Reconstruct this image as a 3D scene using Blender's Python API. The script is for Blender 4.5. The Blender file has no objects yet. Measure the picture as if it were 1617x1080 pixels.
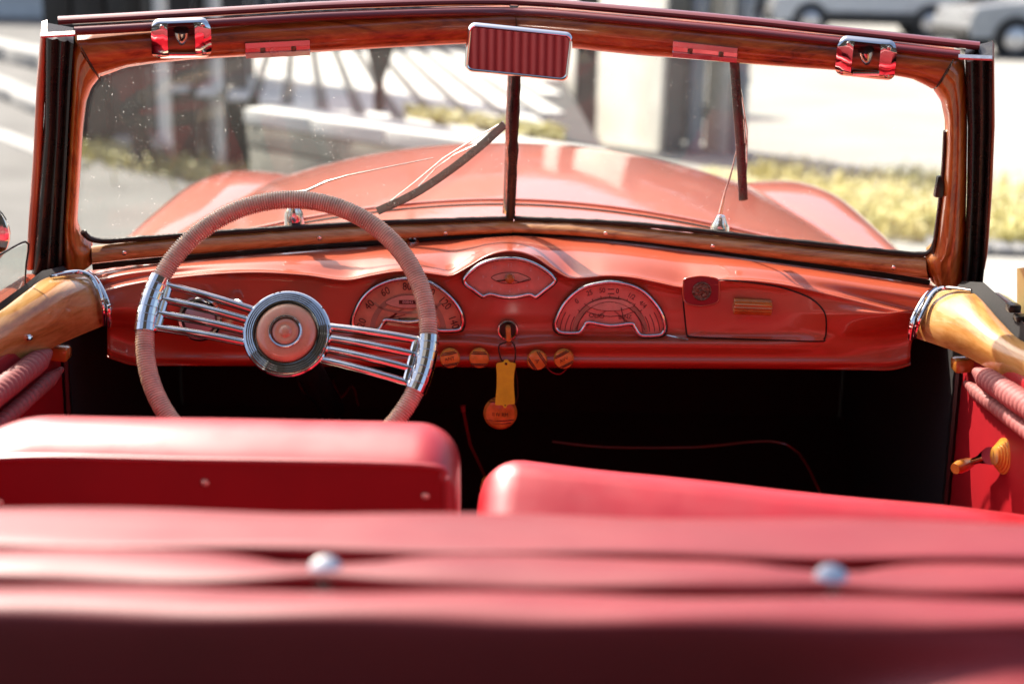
import bpy, bmesh, math, random
from mathutils import Vector, Matrix, noise
random.seed(7)
sc = bpy.context.scene
col = sc.collection
R = math.radians
V = Vector

# ------------------------------------------------------------------ camera
CAM = V((0.0, 0.0, 1.50))
PITCH, ROLL, LENS = 15.0, 1.1, 50.0
CM = Matrix.Rotation(R(90 - PITCH), 3, 'X') @ Matrix.Rotation(R(ROLL), 3, 'Z')
cd = bpy.data.cameras.new('camera')
cam = bpy.data.objects.new('camera', cd); col.objects.link(cam)
cam.matrix_world = Matrix.Translation(CAM) @ CM.to_4x4()
cd.lens = LENS; cd.sensor_width = 36; cd.clip_start = 0.05; cd.clip_end = 600
cd.dof.use_dof = True; cd.dof.focus_distance = 2.18; cd.dof.aperture_fstop = 2.6
sc.camera = cam

# ------------------------------------------------------------------ light
AZ, EL = 43.0, 46.0                        # sun: degrees left of straight ahead, and height
S = V((-math.sin(R(AZ)) * math.cos(R(EL)), math.cos(R(AZ)) * math.cos(R(EL)), math.sin(R(EL))))
w = bpy.data.worlds.new('World'); sc.world = w; w.use_nodes = True
wn = w.node_tree.nodes; wl = w.node_tree.links
sky = wn.new('ShaderNodeTexSky'); sky.sky_type = 'NISHITA'; sky.sun_disc = False
sky.sun_elevation = R(EL); sky.sun_rotation = R(360 - AZ)
sky.air_density = 0.8; sky.dust_density = 3.5; sky.ozone_density = 0.1
bg = wn['Background']; bg.inputs['Strength'].default_value = 0.12
wl.new(sky.outputs['Color'], bg.inputs['Color'])
sl = bpy.data.lights.new('sun', 'SUN'); sl.energy = 5.0; sl.angle = R(0.5); sl.color = (1.0, 0.93, 0.82)
so = bpy.data.objects.new('sun', sl); col.objects.link(so)
so.location = S * 60; so.rotation_euler = (-S).to_track_quat('-Z', 'Y').to_euler()
sc.view_settings.view_transform = 'Standard'; sc.view_settings.look = 'None'
sc.view_settings.gamma = 1.0; sc.view_settings.use_curve_mapping = False
sc.view_settings.exposure = 1.1
sc.render.engine = 'CYCLES'
sc.cycles.use_denoising = True
sc.cycles.max_bounces = 10; sc.cycles.transparent_max_bounces = 16
sc.cycles.caustics_reflective = False; sc.cycles.caustics_refractive = False
sc.cycles.sample_clamp_indirect = 6.0

# ------------------------------------------------------------------ measuring helpers
F = LENS / 36.0 * 1617.0
def ray(px, py):
    return CM @ V(((px - 808.5) / F, -(py - 540.0) / F, -1.0))
def P(px, py, Y):                          # point of the place on the upright plane y = Y
    d = ray(px, py); return CAM + d * (Y / d.y)
def PZ(px, py, z=0.0):                     # point on the level z
    d = ray(px, py); return CAM + d * ((z - CAM.z) / d.z)
def PX(px, py, x):
    d = ray(px, py); return CAM + d * (x / d.x)
def PP(px, py, plane):                     # point on a slanted plane (origin, normal)
    o, n = plane[0], plane[1]
    d = ray(px, py); return CAM + d * ((o - CAM).dot(n) / d.dot(n))
def lerp(a, b, t): return a + (b - a) * t
def table(tab, x):                         # smooth interpolation through (x, y) knots
    n = len(tab)
    if x <= tab[0][0]: return tab[0][1] + (x - tab[0][0]) * (tab[1][1] - tab[0][1]) / (tab[1][0] - tab[0][0])
    if x >= tab[-1][0]: return tab[-1][1] + (x - tab[-1][0]) * (tab[-1][1] - tab[-2][1]) / (tab[-1][0] - tab[-2][0])
    for i in range(n - 1):
        if x <= tab[i + 1][0]: break
    def sl_(k):
        a, b = max(k - 1, 0), min(k + 1, n - 1)
        return (tab[b][1] - tab[a][1]) / (tab[b][0] - tab[a][0])
    h = tab[i + 1][0] - tab[i][0]; t = (x - tab[i][0]) / h
    return ((2*t**3 - 3*t*t + 1) * tab[i][1] + (t**3 - 2*t*t + t) * h * sl_(i)
            + (-2*t**3 + 3*t*t) * tab[i + 1][1] + (t**3 - t*t) * h * sl_(i + 1))
def spline(pts, per=6, closed=False):      # Catmull-Rom through points of any dimension
    pts = [V(p) for p in pts]; n = len(pts); out = []
    for i in range(n if closed else n - 1):
        g = (lambda k: pts[k % n]) if closed else (lambda k: pts[min(max(k, 0), n - 1)])
        a, b, c, d = g(i - 1), g(i), g(i + 1), g(i + 2)
        for k in range(per):
            t = k / per
            out.append(0.5 * ((2*b) + (c - a)*t + (2*a - 5*b + 4*c - d)*t*t + (3*b - a - 3*c + d)*t**3))
    if not closed: out.append(pts[-1].copy())
    return out
def resample(pts, n):
    pts = [V(p) for p in pts]; L = [0]
    for a, b in zip(pts, pts[1:]): L.append(L[-1] + (b - a).length)
    out = []; j = 0
    for i in range(n):
        s = L[-1] * i / (n - 1)
        while j < len(pts) - 2 and L[j + 1] < s: j += 1
        d = L[j + 1] - L[j]
        out.append(pts[j].lerp(pts[j + 1], (s - L[j]) / d if d > 1e-9 else 0))
    return out

# ------------------------------------------------------------------ mesh builder
class MB:
    def __init__(s): s.v = []; s.f = []; s.m = []
    def add(s, vs, fs, mi=0):
        o = len(s.v); s.v += [V(p) for p in vs]
        s.f += [tuple(i + o for i in f) for f in fs]; s.m += [mi] * len(fs); return s
    def grid(s, rows, cu=False, cv=False, mi=0, capu=False):
        nr, nc = len(rows), len(rows[0]); vs = [p for r in rows for p in r]; fs = []
        for i in range(nr if cv else nr - 1):
            for j in range(nc if cu else nc - 1):
                a, b = i * nc + j, i * nc + (j + 1) % nc
                c, d = ((i + 1) % nr) * nc + (j + 1) % nc, ((i + 1) % nr) * nc + j
                fs.append((a, b, c, d))
        if capu:
            fs.append(tuple(range(nc - 1, -1, -1))); fs.append(tuple((nr - 1) * nc + j for j in range(nc)))
        return s.add(vs, fs, mi)
    def tube(s, path, r, seg=8, closed=False, mi=0, flat=1.0, up=None):
        path = [V(p) for p in path]; n = len(path); rows = []; u = None
        for i in range(n):
            if closed: t = path[(i + 1) % n] - path[i - 1]
            else: t = path[min(i + 1, n - 1)] - path[max(i - 1, 0)]
            t.normalize()
            if u is None:
                u = V(up) if up else (V((0, 0, 1)) if abs(t.z) < .9 else V((1, 0, 0)))
            elif up: u = V(up)
            u = u - t * u.dot(t); u.normalize(); b = t.cross(u)
            rr = r[i] if isinstance(r, (list, tuple)) else r
            rows.append([path[i] + (u * math.cos(k * 2 * math.pi / seg) * flat + b * math.sin(k * 2 * math.pi / seg)) * rr for k in range(seg)])
        return s.grid(rows, cu=True, cv=closed, mi=mi, capu=not closed)
    def lathe(s, prof, c, n, seg=32, mi=0):
        c = V(c); n = V(n).normalized()
        u = n.orthogonal().normalized() if abs(n.x) > .9 else (V((1, 0, 0)) - n * n.x).normalized()
        b = n.cross(u); rows = []
        for r, h in prof:
            rows.append([c + n * h + (u * math.cos(k * 2 * math.pi / seg) + b * math.sin(k * 2 * math.pi / seg)) * max(r, 1e-5) for k in range(seg)])
        return s.grid(rows, cu=True, mi=mi, capu=True)
    def prism(s, pts, off, mi=0):
        pts = [V(p) for p in pts]; n = len(pts); off = V(off)
        vs = pts + [p + off for p in pts]
        fs = [tuple(range(n - 1, -1, -1)), tuple(range(n, 2 * n))] + [(i, (i + 1) % n, n + (i + 1) % n, n + i) for i in range(n)]
        return s.add(vs, fs, mi)
    def ring(s, outer, inner, off, mi=0):
        n = len(outer); off = V(off)
        vs = list(outer) + list(inner) + [V(p) + off for p in outer] + [V(p) + off for p in inner]; fs = []
        for i in range(n):
            j = (i + 1) % n
            fs += [(i, j, n + j, n + i), (2*n + i, 3*n + i, 3*n + j, 2*n + j), (i, 2*n + i, 2*n + j, j), (n + i, n + j, 3*n + j, 3*n + i)]
        return s.add(vs, fs, mi)
    def box(s, c, d, rot=None, bev=0.0, seg=2, mi=0):
        bm = bmesh.new(); bmesh.ops.create_cube(bm, size=1)
        for v in bm.verts: v.co = V((v.co.x * d[0], v.co.y * d[1], v.co.z * d[2]))
        if bev > 0: bmesh.ops.bevel(bm, geom=bm.edges[:], offset=bev, segments=seg, profile=.5, affect='EDGES')
        m = (rot.to_3x3() if rot is not None else Matrix.Identity(3))
        bm.verts.index_update()
        vs = [m @ v.co + V(c) for v in bm.verts]; fs = [tuple(v.index for v in f.verts) for f in bm.faces]
        bm.free(); return s.add(vs, fs, mi)
    def build(s, name, mat, parent=None, ang=35, sub=0):
        me = bpy.data.meshes.new(name); me.from_pydata([tuple(v) for v in s.v], [], s.f); me.validate(); me.update()
        bm = bmesh.new(); bm.from_mesh(me); bmesh.ops.recalc_face_normals(bm, faces=bm.faces[:]); bm.to_mesh(me); bm.free()
        mats = mat if isinstance(mat, (list, tuple)) else [mat]
        for m in mats: me.materials.append(M[m] if isinstance(m, str) else m)
        if len(me.polygons) == len(s.m): me.polygons.foreach_set('material_index', s.m)
        me.shade_smooth(); me.set_sharp_from_angle(angle=R(ang))
        o = bpy.data.objects.new(name, me); col.objects.link(o); put(o, parent)
        if sub:
            md = o.modifiers.new('sub', 'SUBSURF'); md.levels = sub; md.render_levels = sub
        return o
LOC = {}
def put(o, parent):
    if parent is not None:
        o.parent = parent
        base = LOC.get(parent.name)
        if base is not None: o.matrix_parent_inverse = base.inverted()
def tag(o, label=None, cat=None, group=None, kind=None):
    for k, v in (('label', label), ('category', cat), ('group', group), ('kind', kind)):
        if v: o[k] = v
    return o
def thing(name, loc, label, cat, group=None):
    o = bpy.data.objects.new(name, None); col.objects.link(o); o.location = loc
    o.empty_display_size = .1; LOC[o.name] = Matrix.Translation(V(loc))
    return tag(o, label, cat, group)
def part_root(name, parent):               # an empty that groups the pieces of one part
    o = bpy.data.objects.new(name, None); col.objects.link(o); put(o, parent); LOC[o.name] = Matrix.Identity(4); return o

# ------------------------------------------------------------------ materials
M = {}
def new(name):
    m = bpy.data.materials.new(name); m.use_nodes = True; M[name] = m
    nt = m.node_tree; return m, nt.nodes, nt.links, nt.nodes['Principled BSDF']
def setp(b, **k):
    names = {'base': 'Base Color', 'rough': 'Roughness', 'metal': 'Metallic', 'coat': 'Coat Weight', 'coatr': 'Coat Roughness',
             'spec': 'Specular IOR Level', 'sheen': 'Sheen Weight', 'sss': 'Subsurface Weight', 'trans': 'Transmission Weight', 'ior': 'IOR'}
    for kk, v in k.items():
        b.inputs[names[kk]].default_value = (*v, 1) if isinstance(v, tuple) and len(v) == 3 else v
def coords(n, l, scale=(1, 1, 1)):
    t = n.new('ShaderNodeTexCoord'); mp = n.new('ShaderNodeMapping'); mp.inputs['Scale'].default_value = scale
    l.new(t.outputs['Object'], mp.inputs['Vector']); return mp.outputs['Vector']
def nz(n, l, vec, scale, detail=4, rough=.55, dist=0):
    x = n.new('ShaderNodeTexNoise'); x.inputs['Scale'].default_value = scale; x.inputs['Detail'].default_value = detail
    x.inputs['Roughness'].default_value = rough; x.inputs['Distortion'].default_value = dist
    l.new(vec, x.inputs['Vector']); return x.outputs['Fac']
def ramp(n, l, fac, stops):
    r = n.new('ShaderNodeValToRGB'); cr = r.color_ramp
    while len(cr.elements) < len(stops): cr.elements.new(.5)
    for e, (p, c) in zip(cr.elements, stops): e.position = p; e.color = (*c, 1)
    l.new(fac, r.inputs['Fac']); return r.outputs['Color']
def rng(n, l, fac, a, b, lo=0.0, hi=1.0):
    r = n.new('ShaderNodeMapRange'); r.inputs[1].default_value = lo; r.inputs[2].default_value = hi
    r.inputs[3].default_value = a; r.inputs[4].default_value = b
    l.new(fac, r.inputs[0]); return r.outputs[0]
def bump(n, l, h, b, strength=.2, dist=.001):
    x = n.new('ShaderNodeBump'); x.inputs['Strength'].default_value = strength; x.inputs['Distance'].default_value = dist
    l.new(h, x.inputs['Height']); l.new(x.outputs['Normal'], b.inputs['Normal'])
def plain(name, base, rough=.5, metal=0.0, var=.15, vscale=12, bmp=0.0, bscale=300, bdist=.0006, rvar=.0, **k):
    m, n, l, b = new(name); setp(b, base=base, rough=rough, metal=metal, **k)
    vec = coords(n, l)
    if var > 0:
        f = nz(n, l, vec, vscale)
        lo = tuple(max(0, c * (1 - var)) for c in base); hi = tuple(min(1, c * (1 + var)) for c in base)
        l.new(ramp(n, l, f, [(.3, lo), (.7, hi)]), b.inputs['Base Color'])
    if rvar > 0:
        l.new(rng(n, l, nz(n, l, vec, vscale * 2.3), max(.02, rough - rvar), rough + rvar, .3, .7), b.inputs['Roughness'])
    if bmp > 0: bump(n, l, nz(n, l, vec, bscale, 3), b, bmp, bdist)
    return m
def paint(name, base, dust=.06):
    m, n, l, b = new(name); setp(b, base=base, rough=.34, coat=1.0, coatr=.04, spec=.55)
    vec = coords(n, l)
    f = nz(n, l, vec, 5, 5)
    c = ramp(n, l, f, [(.3, tuple(x * .9 for x in base)), (.7, tuple(min(1, x * 1.08) for x in base))])
    sp = ramp(n, l, nz(n, l, vec, 420, 2), [(.70, (0, 0, 0)), (.76, (dust, dust, dust))])   # fine dust
    mx = n.new('ShaderNodeMix'); mx.data_type = 'RGBA'; mx.blend_type = 'ADD'; mx.inputs[0].default_value = 1
    l.new(c, mx.inputs[6]); l.new(sp, mx.inputs[7]); l.new(mx.outputs[2], b.inputs['Base Color'])
    l.new(rng(n, l, nz(n, l, vec, 30, 4), .02, .09, .35, .7), b.inputs['Coat Roughness'])
    bu = n.new('ShaderNodeBump'); bu.inputs['Strength'].default_value = .06; bu.inputs['Distance'].default_value = .002
    l.new(nz(n, l, vec, 14, 2), bu.inputs['Height']); l.new(bu.outputs['Normal'], b.inputs['Coat Normal'])
    return m
def wood(name, cols, axis, k=1.0, coat=1.0, rough=.35):
    m, n, l, b = new(name); setp(b, rough=rough, coat=coat, coatr=.06)
    st = {'x': (1.2, 18, 18), 'y': (18, 1.2, 18), 'z': (18, 18, 1.2)}[axis]
    vec = coords(n, l, tuple(s * k for s in st))
    f1 = nz(n, l, vec, 2.2, 6, .6, 1.6)
    f2 = nz(n, l, coords(n, l, tuple(s * 4 * k for s in st)), 3.0, 3, .6)
    mm = n.new('ShaderNodeMath'); mm.operation = 'MULTIPLY_ADD'; mm.inputs[1].default_value = .35
    l.new(f2, mm.inputs[0]); l.new(f1, mm.inputs[2])
    sb = n.new('ShaderNodeMath'); sb.operation = 'SUBTRACT'; sb.inputs[1].default_value = .17; l.new(mm.outputs[0], sb.inputs[0])
    l.new(ramp(n, l, sb.outputs[0], [(.28, cols[0]), (.44, cols[1]), (.56, cols[2]), (.74, cols[3])]), b.inputs['Base Color'])
    bump(n, l, sb.outputs[0], b, .05, .001)
    bu = n.new('ShaderNodeBump'); bu.inputs['Strength'].default_value = .07; bu.inputs['Distance'].default_value = .002
    l.new(nz(n, l, coords(n, l), 22, 2), bu.inputs['Height']); l.new(bu.outputs['Normal'], b.inputs['Coat Normal'])
    return m
PAINT = (0.58, 0.115, 0.050)
paint('paint', PAINT); paint('dash_paint', (0.52, 0.092, 0.040), .05)
paint('rail_paint', (0.20, 0.02, 0.022), .02)
red_wood = [(.14, .025, .005), (.36, .075, .012), (.48, .125, .020), (.58, .20, .04)]
amb_wood = [(.22, .045, .008), (.42, .12, .018), (.52, .18, .03), (.62, .27, .06)]
hon_wood = [(.36, .13, .025), (.55, .25, .06), (.64, .33, .10), (.72, .42, .16)]
wood('header_wood', red_wood, 'x'); wood('post_wood', amb_wood, 'z'); wood('rail_wood', [(.26, .07, .015), (.46, .17, .04), (.56, .25, .08), (.66, .34, .14)], 'x'); wood('door_wood', hon_wood, 'y', .7)
plain('chrome', (.80, .80, .80), .05, 1.0, var=.05, vscale=30, rvar=.03, bmp=.02, bscale=60)
plain('worn_chrome', (.62, .60, .58), .16, 1.0, var=.2, vscale=160, rvar=.08)
plain('aluminium', (.62, .58, .56), .22, 1.0, var=.08, rvar=.08)
plain('leather', (.42, .005, .014), .40, 0, var=.10, vscale=9, bmp=.25, bscale=420, bdist=.0006, rvar=.08, spec=.7, coat=.7, coatr=.42)
plain('old_leather', (.21, .011, .016), .50, 0, var=.12, vscale=6, bmp=.25, bscale=300, rvar=.08, spec=.6, coat=.35, coatr=.5)
plain('panel_leather', (.33, .004, .010), .45, 0, var=.10, vscale=9, bmp=.2, bscale=420)
plain('pleat', (.34, .10, .09), .6, 0, var=.12, vscale=30, bmp=.3, bscale=500)
plain('canvas', (.016, .012, .012), .8, 0, var=.2, vscale=40, bmp=.4, bscale=300)
plain('rubber', (.014, .012, .011), .30, 0, var=.3, vscale=20, bmp=.15, bscale=80, rvar=.1)
plain('black_paint', (.010, .009, .008), .35, 0, var=.2)
plain('seal', (.02, .013, .010), .45, 0, var=.4, vscale=60, bmp=.5, bscale=120, bdist=.002)
plain('carpet', (.012, .009, .008), .9, 0, var=.4, vscale=200, bmp=.5, bscale=500)
plain('amber', (.68, .29, .045), .22, 0, var=.3, vscale=45, coat=.6, sss=.05)
plain('dark_amber', (.50, .18, .03), .22, 0, var=.3, vscale=45, coat=.6)
plain('ivory_amber', (.68, .37, .20), .25, 0, var=.14, vscale=30, coat=.7, rvar=.05)
plain('cord', (.76, .56, .40), .28, 0, var=.18, vscale=60, spec=.7, coat=.6, coatr=.2)
plain('engrave', (.05, .02, .008), .6, 0, var=0)
plain('yellow_plastic', (.92, .92, .05), .35, 0, var=.10, vscale=60, coat=.2, sss=.1)
plain('cream_plastic', (.70, .52, .22), .35, 0, var=.1)
plain('bronze', (.20, .13, .09), .38, .9, var=.5, vscale=260, bmp=1.0, bscale=220, bdist=.004)
plain('red_plastic', (.24, .010, .018), .35, 0, var=.1, coat=.3)
plain('dial', (.72, .38, .22), .38, 0, var=.16, vscale=40)
plain('dial_red', (.85, .36, .26), .36, 0, var=.12, vscale=40)
plain('dial_pale', (.78, .50, .36), .40, 0, var=.15, vscale=50)
plain('dial_band', (.42, .29, .19), .45, 0, var=.15, vscale=60)
plain('print', (.045, .018, .012), .5, 0, var=0)
plain('print_pale', (.85, .65, .58), .5, 0, var=0)
plain('lens_pink', (.55, .36, .34), .25, 0, var=.1, coat=.5)
def glass(name, tint, dust, refl=1.0):
    m, n, l, b = new(name); n.remove(b); out = n['Material Output']
    tr = n.new('ShaderNodeBsdfTransparent'); tr.inputs[0].default_value = (*tint, 1)
    gl = n.new('ShaderNodeBsdfGlossy'); gl.inputs['Roughness'].default_value = .01
    fr = n.new('ShaderNodeFresnel'); ge = n.new('ShaderNodeNewGeometry')
    l.new(rng(n, l, ge.outputs['Backfacing'], 1.5, 1 / 1.5), fr.inputs['IOR'])     # the far face of the pane reflects like the near one
    mu = n.new('ShaderNodeMath'); mu.operation = 'MULTIPLY'; mu.inputs[1].default_value = refl; l.new(fr.outputs[0], mu.inputs[0])
    mx = n.new('ShaderNodeMixShader'); l.new(mu.outputs[0], mx.inputs[0]); l.new(tr.outputs[0], mx.inputs[1]); l.new(gl.outputs[0], mx.inputs[2])
    df = n.new('ShaderNodeBsdfTranslucent'); df.inputs[0].default_value = (.9, .88, .84, 1)
    vec = coords(n, l)
    a = nz(n, l, vec, 3.0, 5); sp = nz(n, l, vec, 330, 1)
    d1 = rng(n, l, a, dust * .5, dust * 1.6, .3, .7); d2 = rng(n, l, sp, 0, .30, .73, .80)
    ad = n.new('ShaderNodeMath'); l.new(d1, ad.inputs[0]); l.new(d2, ad.inputs[1]); ad.use_clamp = True
    m2 = n.new('ShaderNodeMixShader'); l.new(ad.outputs[0], m2.inputs[0]); l.new(mx.outputs[0], m2.inputs[1]); l.new(df.outputs[0], m2.inputs[2])
    l.new(m2.outputs[0], out.inputs['Surface']); return m
glass('windshield_glass', (.97, .98, .97), .010, .6)
glass('side_glass', (.93, .96, .94), .008)
glass('gauge_glass', (.97, .95, .93), .006, .6)
plain('mirror_glass', (.28, .26, .26), .02, 1.0, var=0)
# the street
plain('asphalt', (.12, .118, .112), .85, 0, var=.25, vscale=1.3, bmp=.4, bscale=60, bdist=.01)
plain('pale_concrete', (.34, .33, .30), .8, 0, var=.12, vscale=.8, bmp=.3, bscale=40, bdist=.01)
plain('kerb_stone', (.34, .335, .32), .8, 0, var=.2, vscale=4, bmp=.3, bscale=30, bdist=.01)
plain('coping', (.70, .69, .65), .75, 0, var=.1, vscale=3, bmp=.3, bscale=30, bdist=.01)
plain('wall_render', (.38, .36, .29), .85, 0, var=.25, vscale=3, bmp=.4, bscale=30, bdist=.01)
plain('deck_board', (.62, .60, .57), .7, 0, var=.12, vscale=3)
plain('soil', (.40, .37, .24), .9, 0, var=.4, vscale=6, bmp=.5, bscale=30, bdist=.02)
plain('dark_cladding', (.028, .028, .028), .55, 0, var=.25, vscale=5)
plain('grey_cladding', (.20, .20, .20), .6, 0, var=.2, vscale=2)
plain('dark_metal', (.010, .010, .010), .45, 0, var=.2)
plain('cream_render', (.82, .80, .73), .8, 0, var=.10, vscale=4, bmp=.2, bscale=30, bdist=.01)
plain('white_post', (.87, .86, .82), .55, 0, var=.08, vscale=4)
plain('dark_brick', (.020, .017, .015), .9, 0, var=.3, vscale=2, spec=.05)
plain('house_buff', (.34, .29, .22), .85, 0, var=.15, vscale=1)
plain('house_grey', (.22, .22, .22), .85, 0, var=.15, vscale=1)
plain('house_brown', (.20, .13, .09), .85, 0, var=.2, vscale=1)
plain('roof_tile', (.14, .06, .04), .8, 0, var=.2, vscale=3)
plain('pipe_blue', (.25, .28, .34), .4, .2, var=.1)
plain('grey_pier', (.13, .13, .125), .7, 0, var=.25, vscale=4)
plain('pane_dark', (.02, .022, .025), .06, 0, var=.2)
paint('white_car', (.50, .51, .52), 0); paint('silver_car', (.32, .33, .34), 0); paint('black_car', (.03, .03, .033), 0)
plain('tyre', (.018, .018, .018), .8, 0, var=.2)
plain('rim_metal', (.55, .55, .56), .3, .9, var=.1)
plain('lamp_red', (.45, .02, .02), .2, 0, var=.1)
plain('sill_plastic', (.03, .03, .03), .6, 0, var=.2)
m_, n_, l_, b_ = new('grass_yellow'); setp(b_, rough=.6)
l_.new(ramp(n_, l_, nz(n_, l_, coords(n_, l_), 5, 3), [(.30, (.36, .34, .12)), (.44, (.66, .60, .24)), (.62, (.86, .80, .46))]), b_.inputs['Base Color'])

# ================================================================== the street around the car
def structure(mb, name, mat, ang=35, parent=None):
    o = mb.build(name, mat, parent, ang); tag(o, kind='structure'); return o
g = MB(); g.grid([[V((x, y, 0)) for x in range(-150, 151, 30)] for y in range(-100, 201, 30)]); structure(g, 'ground', 'asphalt')
# pale paved yard on the right, where the cars stand
a = [V((-.6, 4.6, 0)), V((30, 4.6, 0)), V((60, 70, 0)), V((-.6, 70, 0))]
g = MB(); g.prism([p + V((0, 0, .002)) for p in a], (0, 0, .006)); structure(g, 'pavement', 'pale_concrete')
# kerbs on the left, running away to the left
def kerb(p0, p1, w_, h_, mat='kerb_stone', name='kerb', n=8):
    d = (p1 - p0); L = d.length; d.normalize(); s_ = V((-d.y, d.x, 0)); root = None
    for i in range(n):
        q0, q1 = p0 + d * (L * i / n + .006), p0 + d * (L * (i + 1) / n - .006)
        mb = MB(); c = (q0 + q1) / 2 + V((0, 0, h_ / 2)) + s_ * w_ / 2
        mb.box((0, 0, 0), ((q1 - q0).length, w_, h_), bev=.012)
        rot = Matrix.Rotation(math.atan2(d.y, d.x), 3, 'Z')
        mb.v = [rot @ v + c for v in mb.v]
        if root is None:
            root = structure(mb, name, mat)
        else:
            mb.build('kerb_stone', mat, root)
    return root
kerb(PZ(-160, 85), PZ(232, 262), .30, .13)
kerb(PZ(-200, 140), PZ(100, 262), .20, .012, 'kerb_stone', 'road_marking', 3)
kerb(PZ(-200, 44), PZ(120, 128), .45, .22)
kerb(PZ(1470, 402), PZ(1740, 414), .30, .05, 'grey_cladding')

# far grey building behind the left of the street
far = thing('grey_building', (-14, 34, 0), 'far grey ribbed building front at the top left corner', 'building')
mb = MB(); mb.box((-14, 36, 3), (22, 3, 6)); mb.build('wall', 'grey_cladding', far)
mb = MB()
for i in range(44): mb.box((-25 + i * .5, 34.46, 3), (.12, .08, 5.9))
tag(mb.build('rib', 'dark_cladding', far), kind='stuff')
mb = MB(); mb.box((-14, 34.3, .25), (22.2, .3, .5)); mb.build('plinth', 'coping', far)

# dark screen with posts on the left
def upright(name, label, cat, x0, x1, ybase, mat, depth=.16, h=4.2, group=None, foot=None, z=0.0):
    a, b = PZ(x0, ybase, z), PZ(x1, ybase, z); b.y = a.y
    c = (a + b) / 2; w_ = (b - a).length
    t = thing(name, (c.x, c.y, z), label, cat, group)
    m1 = MB(); m1.box((c.x, c.y + depth / 2, z + h / 2 + .02), (w_, depth, h), bev=.01); m1.build('shaft', mat, t)
    m1 = MB(); m1.box((c.x, c.y + depth / 2, z + .06), (w_ * 1.18, depth * 1.2, .12), bev=.01); m1.build('base_plate', foot or mat, t)
    return t, c
def project(p):
    q = CM.transposed() @ (p - CAM); return 808.5 - F * q.x / q.z
WD = V((.36, -.93, 0)).normalized(); WN = V((WD.y, -WD.x, 0)); WN = WN if WN.y < 0 else -WN     # the walls here run away to the left
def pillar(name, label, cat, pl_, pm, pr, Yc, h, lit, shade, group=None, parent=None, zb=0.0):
    """square pillar turned to catch the sun: pale lit face left, dark panel painting the shade right"""
    C = P(pm, 200, Yc); C = V((C.x, Yc, zb))
    def run(d, px):
        a, b = 0.0, 3.0
        for _ in range(40):
            m = (a + b) / 2
            if (project(C + d * m + V((0, 0, .8))) - px) * (1 if px > pm else -1) < 0: a = m
            else: b = m
        return a
    L1, L2 = run(-WD, pl_), run(-WN, pr)
    t = parent or thing(name, C, label, cat, group)
    o_ = C - WN * .012
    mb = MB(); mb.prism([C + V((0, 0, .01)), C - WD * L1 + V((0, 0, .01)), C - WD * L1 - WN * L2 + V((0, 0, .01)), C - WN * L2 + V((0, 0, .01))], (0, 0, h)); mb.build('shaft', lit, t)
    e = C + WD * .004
    mb = MB(); mb.prism([e - WN * .012 + V((0, 0, .02)), e - WN * (L2 - .012) + V((0, 0, .02)), e - WN * (L2 - .012) + WD * .02 + V((0, 0, .02)), e - WN * .012 + WD * .02 + V((0, 0, .02))], (0, 0, h - .03)); mb.build('shade_panel', shade, t)  # dark plate stands in for the shade on the right face
    return t, C
upright('dark_post', 'black square post at the left edge of the dark screen wall', 'post', 208, 236, 268, 'dark_metal')
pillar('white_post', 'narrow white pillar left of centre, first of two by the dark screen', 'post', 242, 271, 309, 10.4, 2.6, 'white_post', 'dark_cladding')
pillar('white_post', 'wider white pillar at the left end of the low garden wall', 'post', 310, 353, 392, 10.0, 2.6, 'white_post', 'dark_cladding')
p0, p1 = PZ(272, 250), PZ(352, 250)
sw = thing('dark_screen', (p0.x, p0.y + .3, 0), 'dark panelled screen wall behind the white posts', 'screen')
xs = [PZ(60, 245).x, PZ(110, 245).x, PZ(165, 245).x, PZ(222, 245).x, PZ(285, 245).x, PZ(345, 245).x, PZ(400, 245).x]
for a, b in zip(xs, xs[1:]):
    mb = MB(); mb.box(((a + b) / 2, p0.y + .35, 2.05), (b - a - .02, .05, 3.9), bev=.006); mb.build('panel', 'dark_cladding', sw)
mb = MB(); mb.box(((xs[0] + xs[-1]) / 2, p0.y + .42, 2.0), (xs[-1] - xs[0], .06, 3.9)); mb.build('backing', 'dark_metal', sw)

# low wall with a pale coping, the terrace behind it, slatted fence beyond
ZT = .60
w0, w1 = PZ(384, 171, ZT), PZ(890, 245, ZT)
wd = (w1 - w0).normalized(); wn_ = V((-wd.y, wd.x, 0)) * -1
if wn_.y < 0: wn_ = -wn_
rw = thing('garden_wall', ((w0.x + w1.x) / 2, (w0.y + w1.y) / 2, 0), 'low beige rendered garden wall with pale coping beyond the bonnet', 'wall')
def wallbox(t0, t1, off, th, z0, z1, name, mat, bev=.006):
    L = (w1 - w0).length; a, b = w0 + wd * L * t0, w0 + wd * L * t1
    c = (a + b) / 2 + wn_ * (off + th / 2); mb = MB(); mb.box((0, 0, 0), ((b - a).length, th, z1 - z0), bev=bev)
    rot = Matrix.Rotation(math.atan2(wd.y, wd.x), 3, 'Z'); mb.v = [rot @ v + V((c.x, c.y, (z0 + z1) / 2)) for v in mb.v]
    return mb.build(name, mat, rw)
for i in range(3):
    wallbox(i / 3 + .002, (i + 1) / 3 - .002, .03, .25, 0, .36, 'wall_block', 'wall_render')
    wallbox(i / 3 + .002, (i + 1) / 3 - .002, .02, .25, .372, .50, 'wall_block', 'wall_render')
for i in range(4): wallbox(i / 4 + .002, (i + 1) / 4 - .002, 0, .34, .51, ZT, 'coping_stone', 'coping')
wb = V((w0.x, w0.y, 0)) + wn_ * .3; we = V((w1.x, w1.y, 0)) + wn_ * .3
mb = MB(); mb.prism([V((p.x, p.y, .012)) for p in (wb, we, V((.30, 16.5, 0)), V((-4.6, 16.5, 0)))], (0, 0, ZT - .03)); ter = structure(mb, 'terrace', 'dark_cladding')
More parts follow.
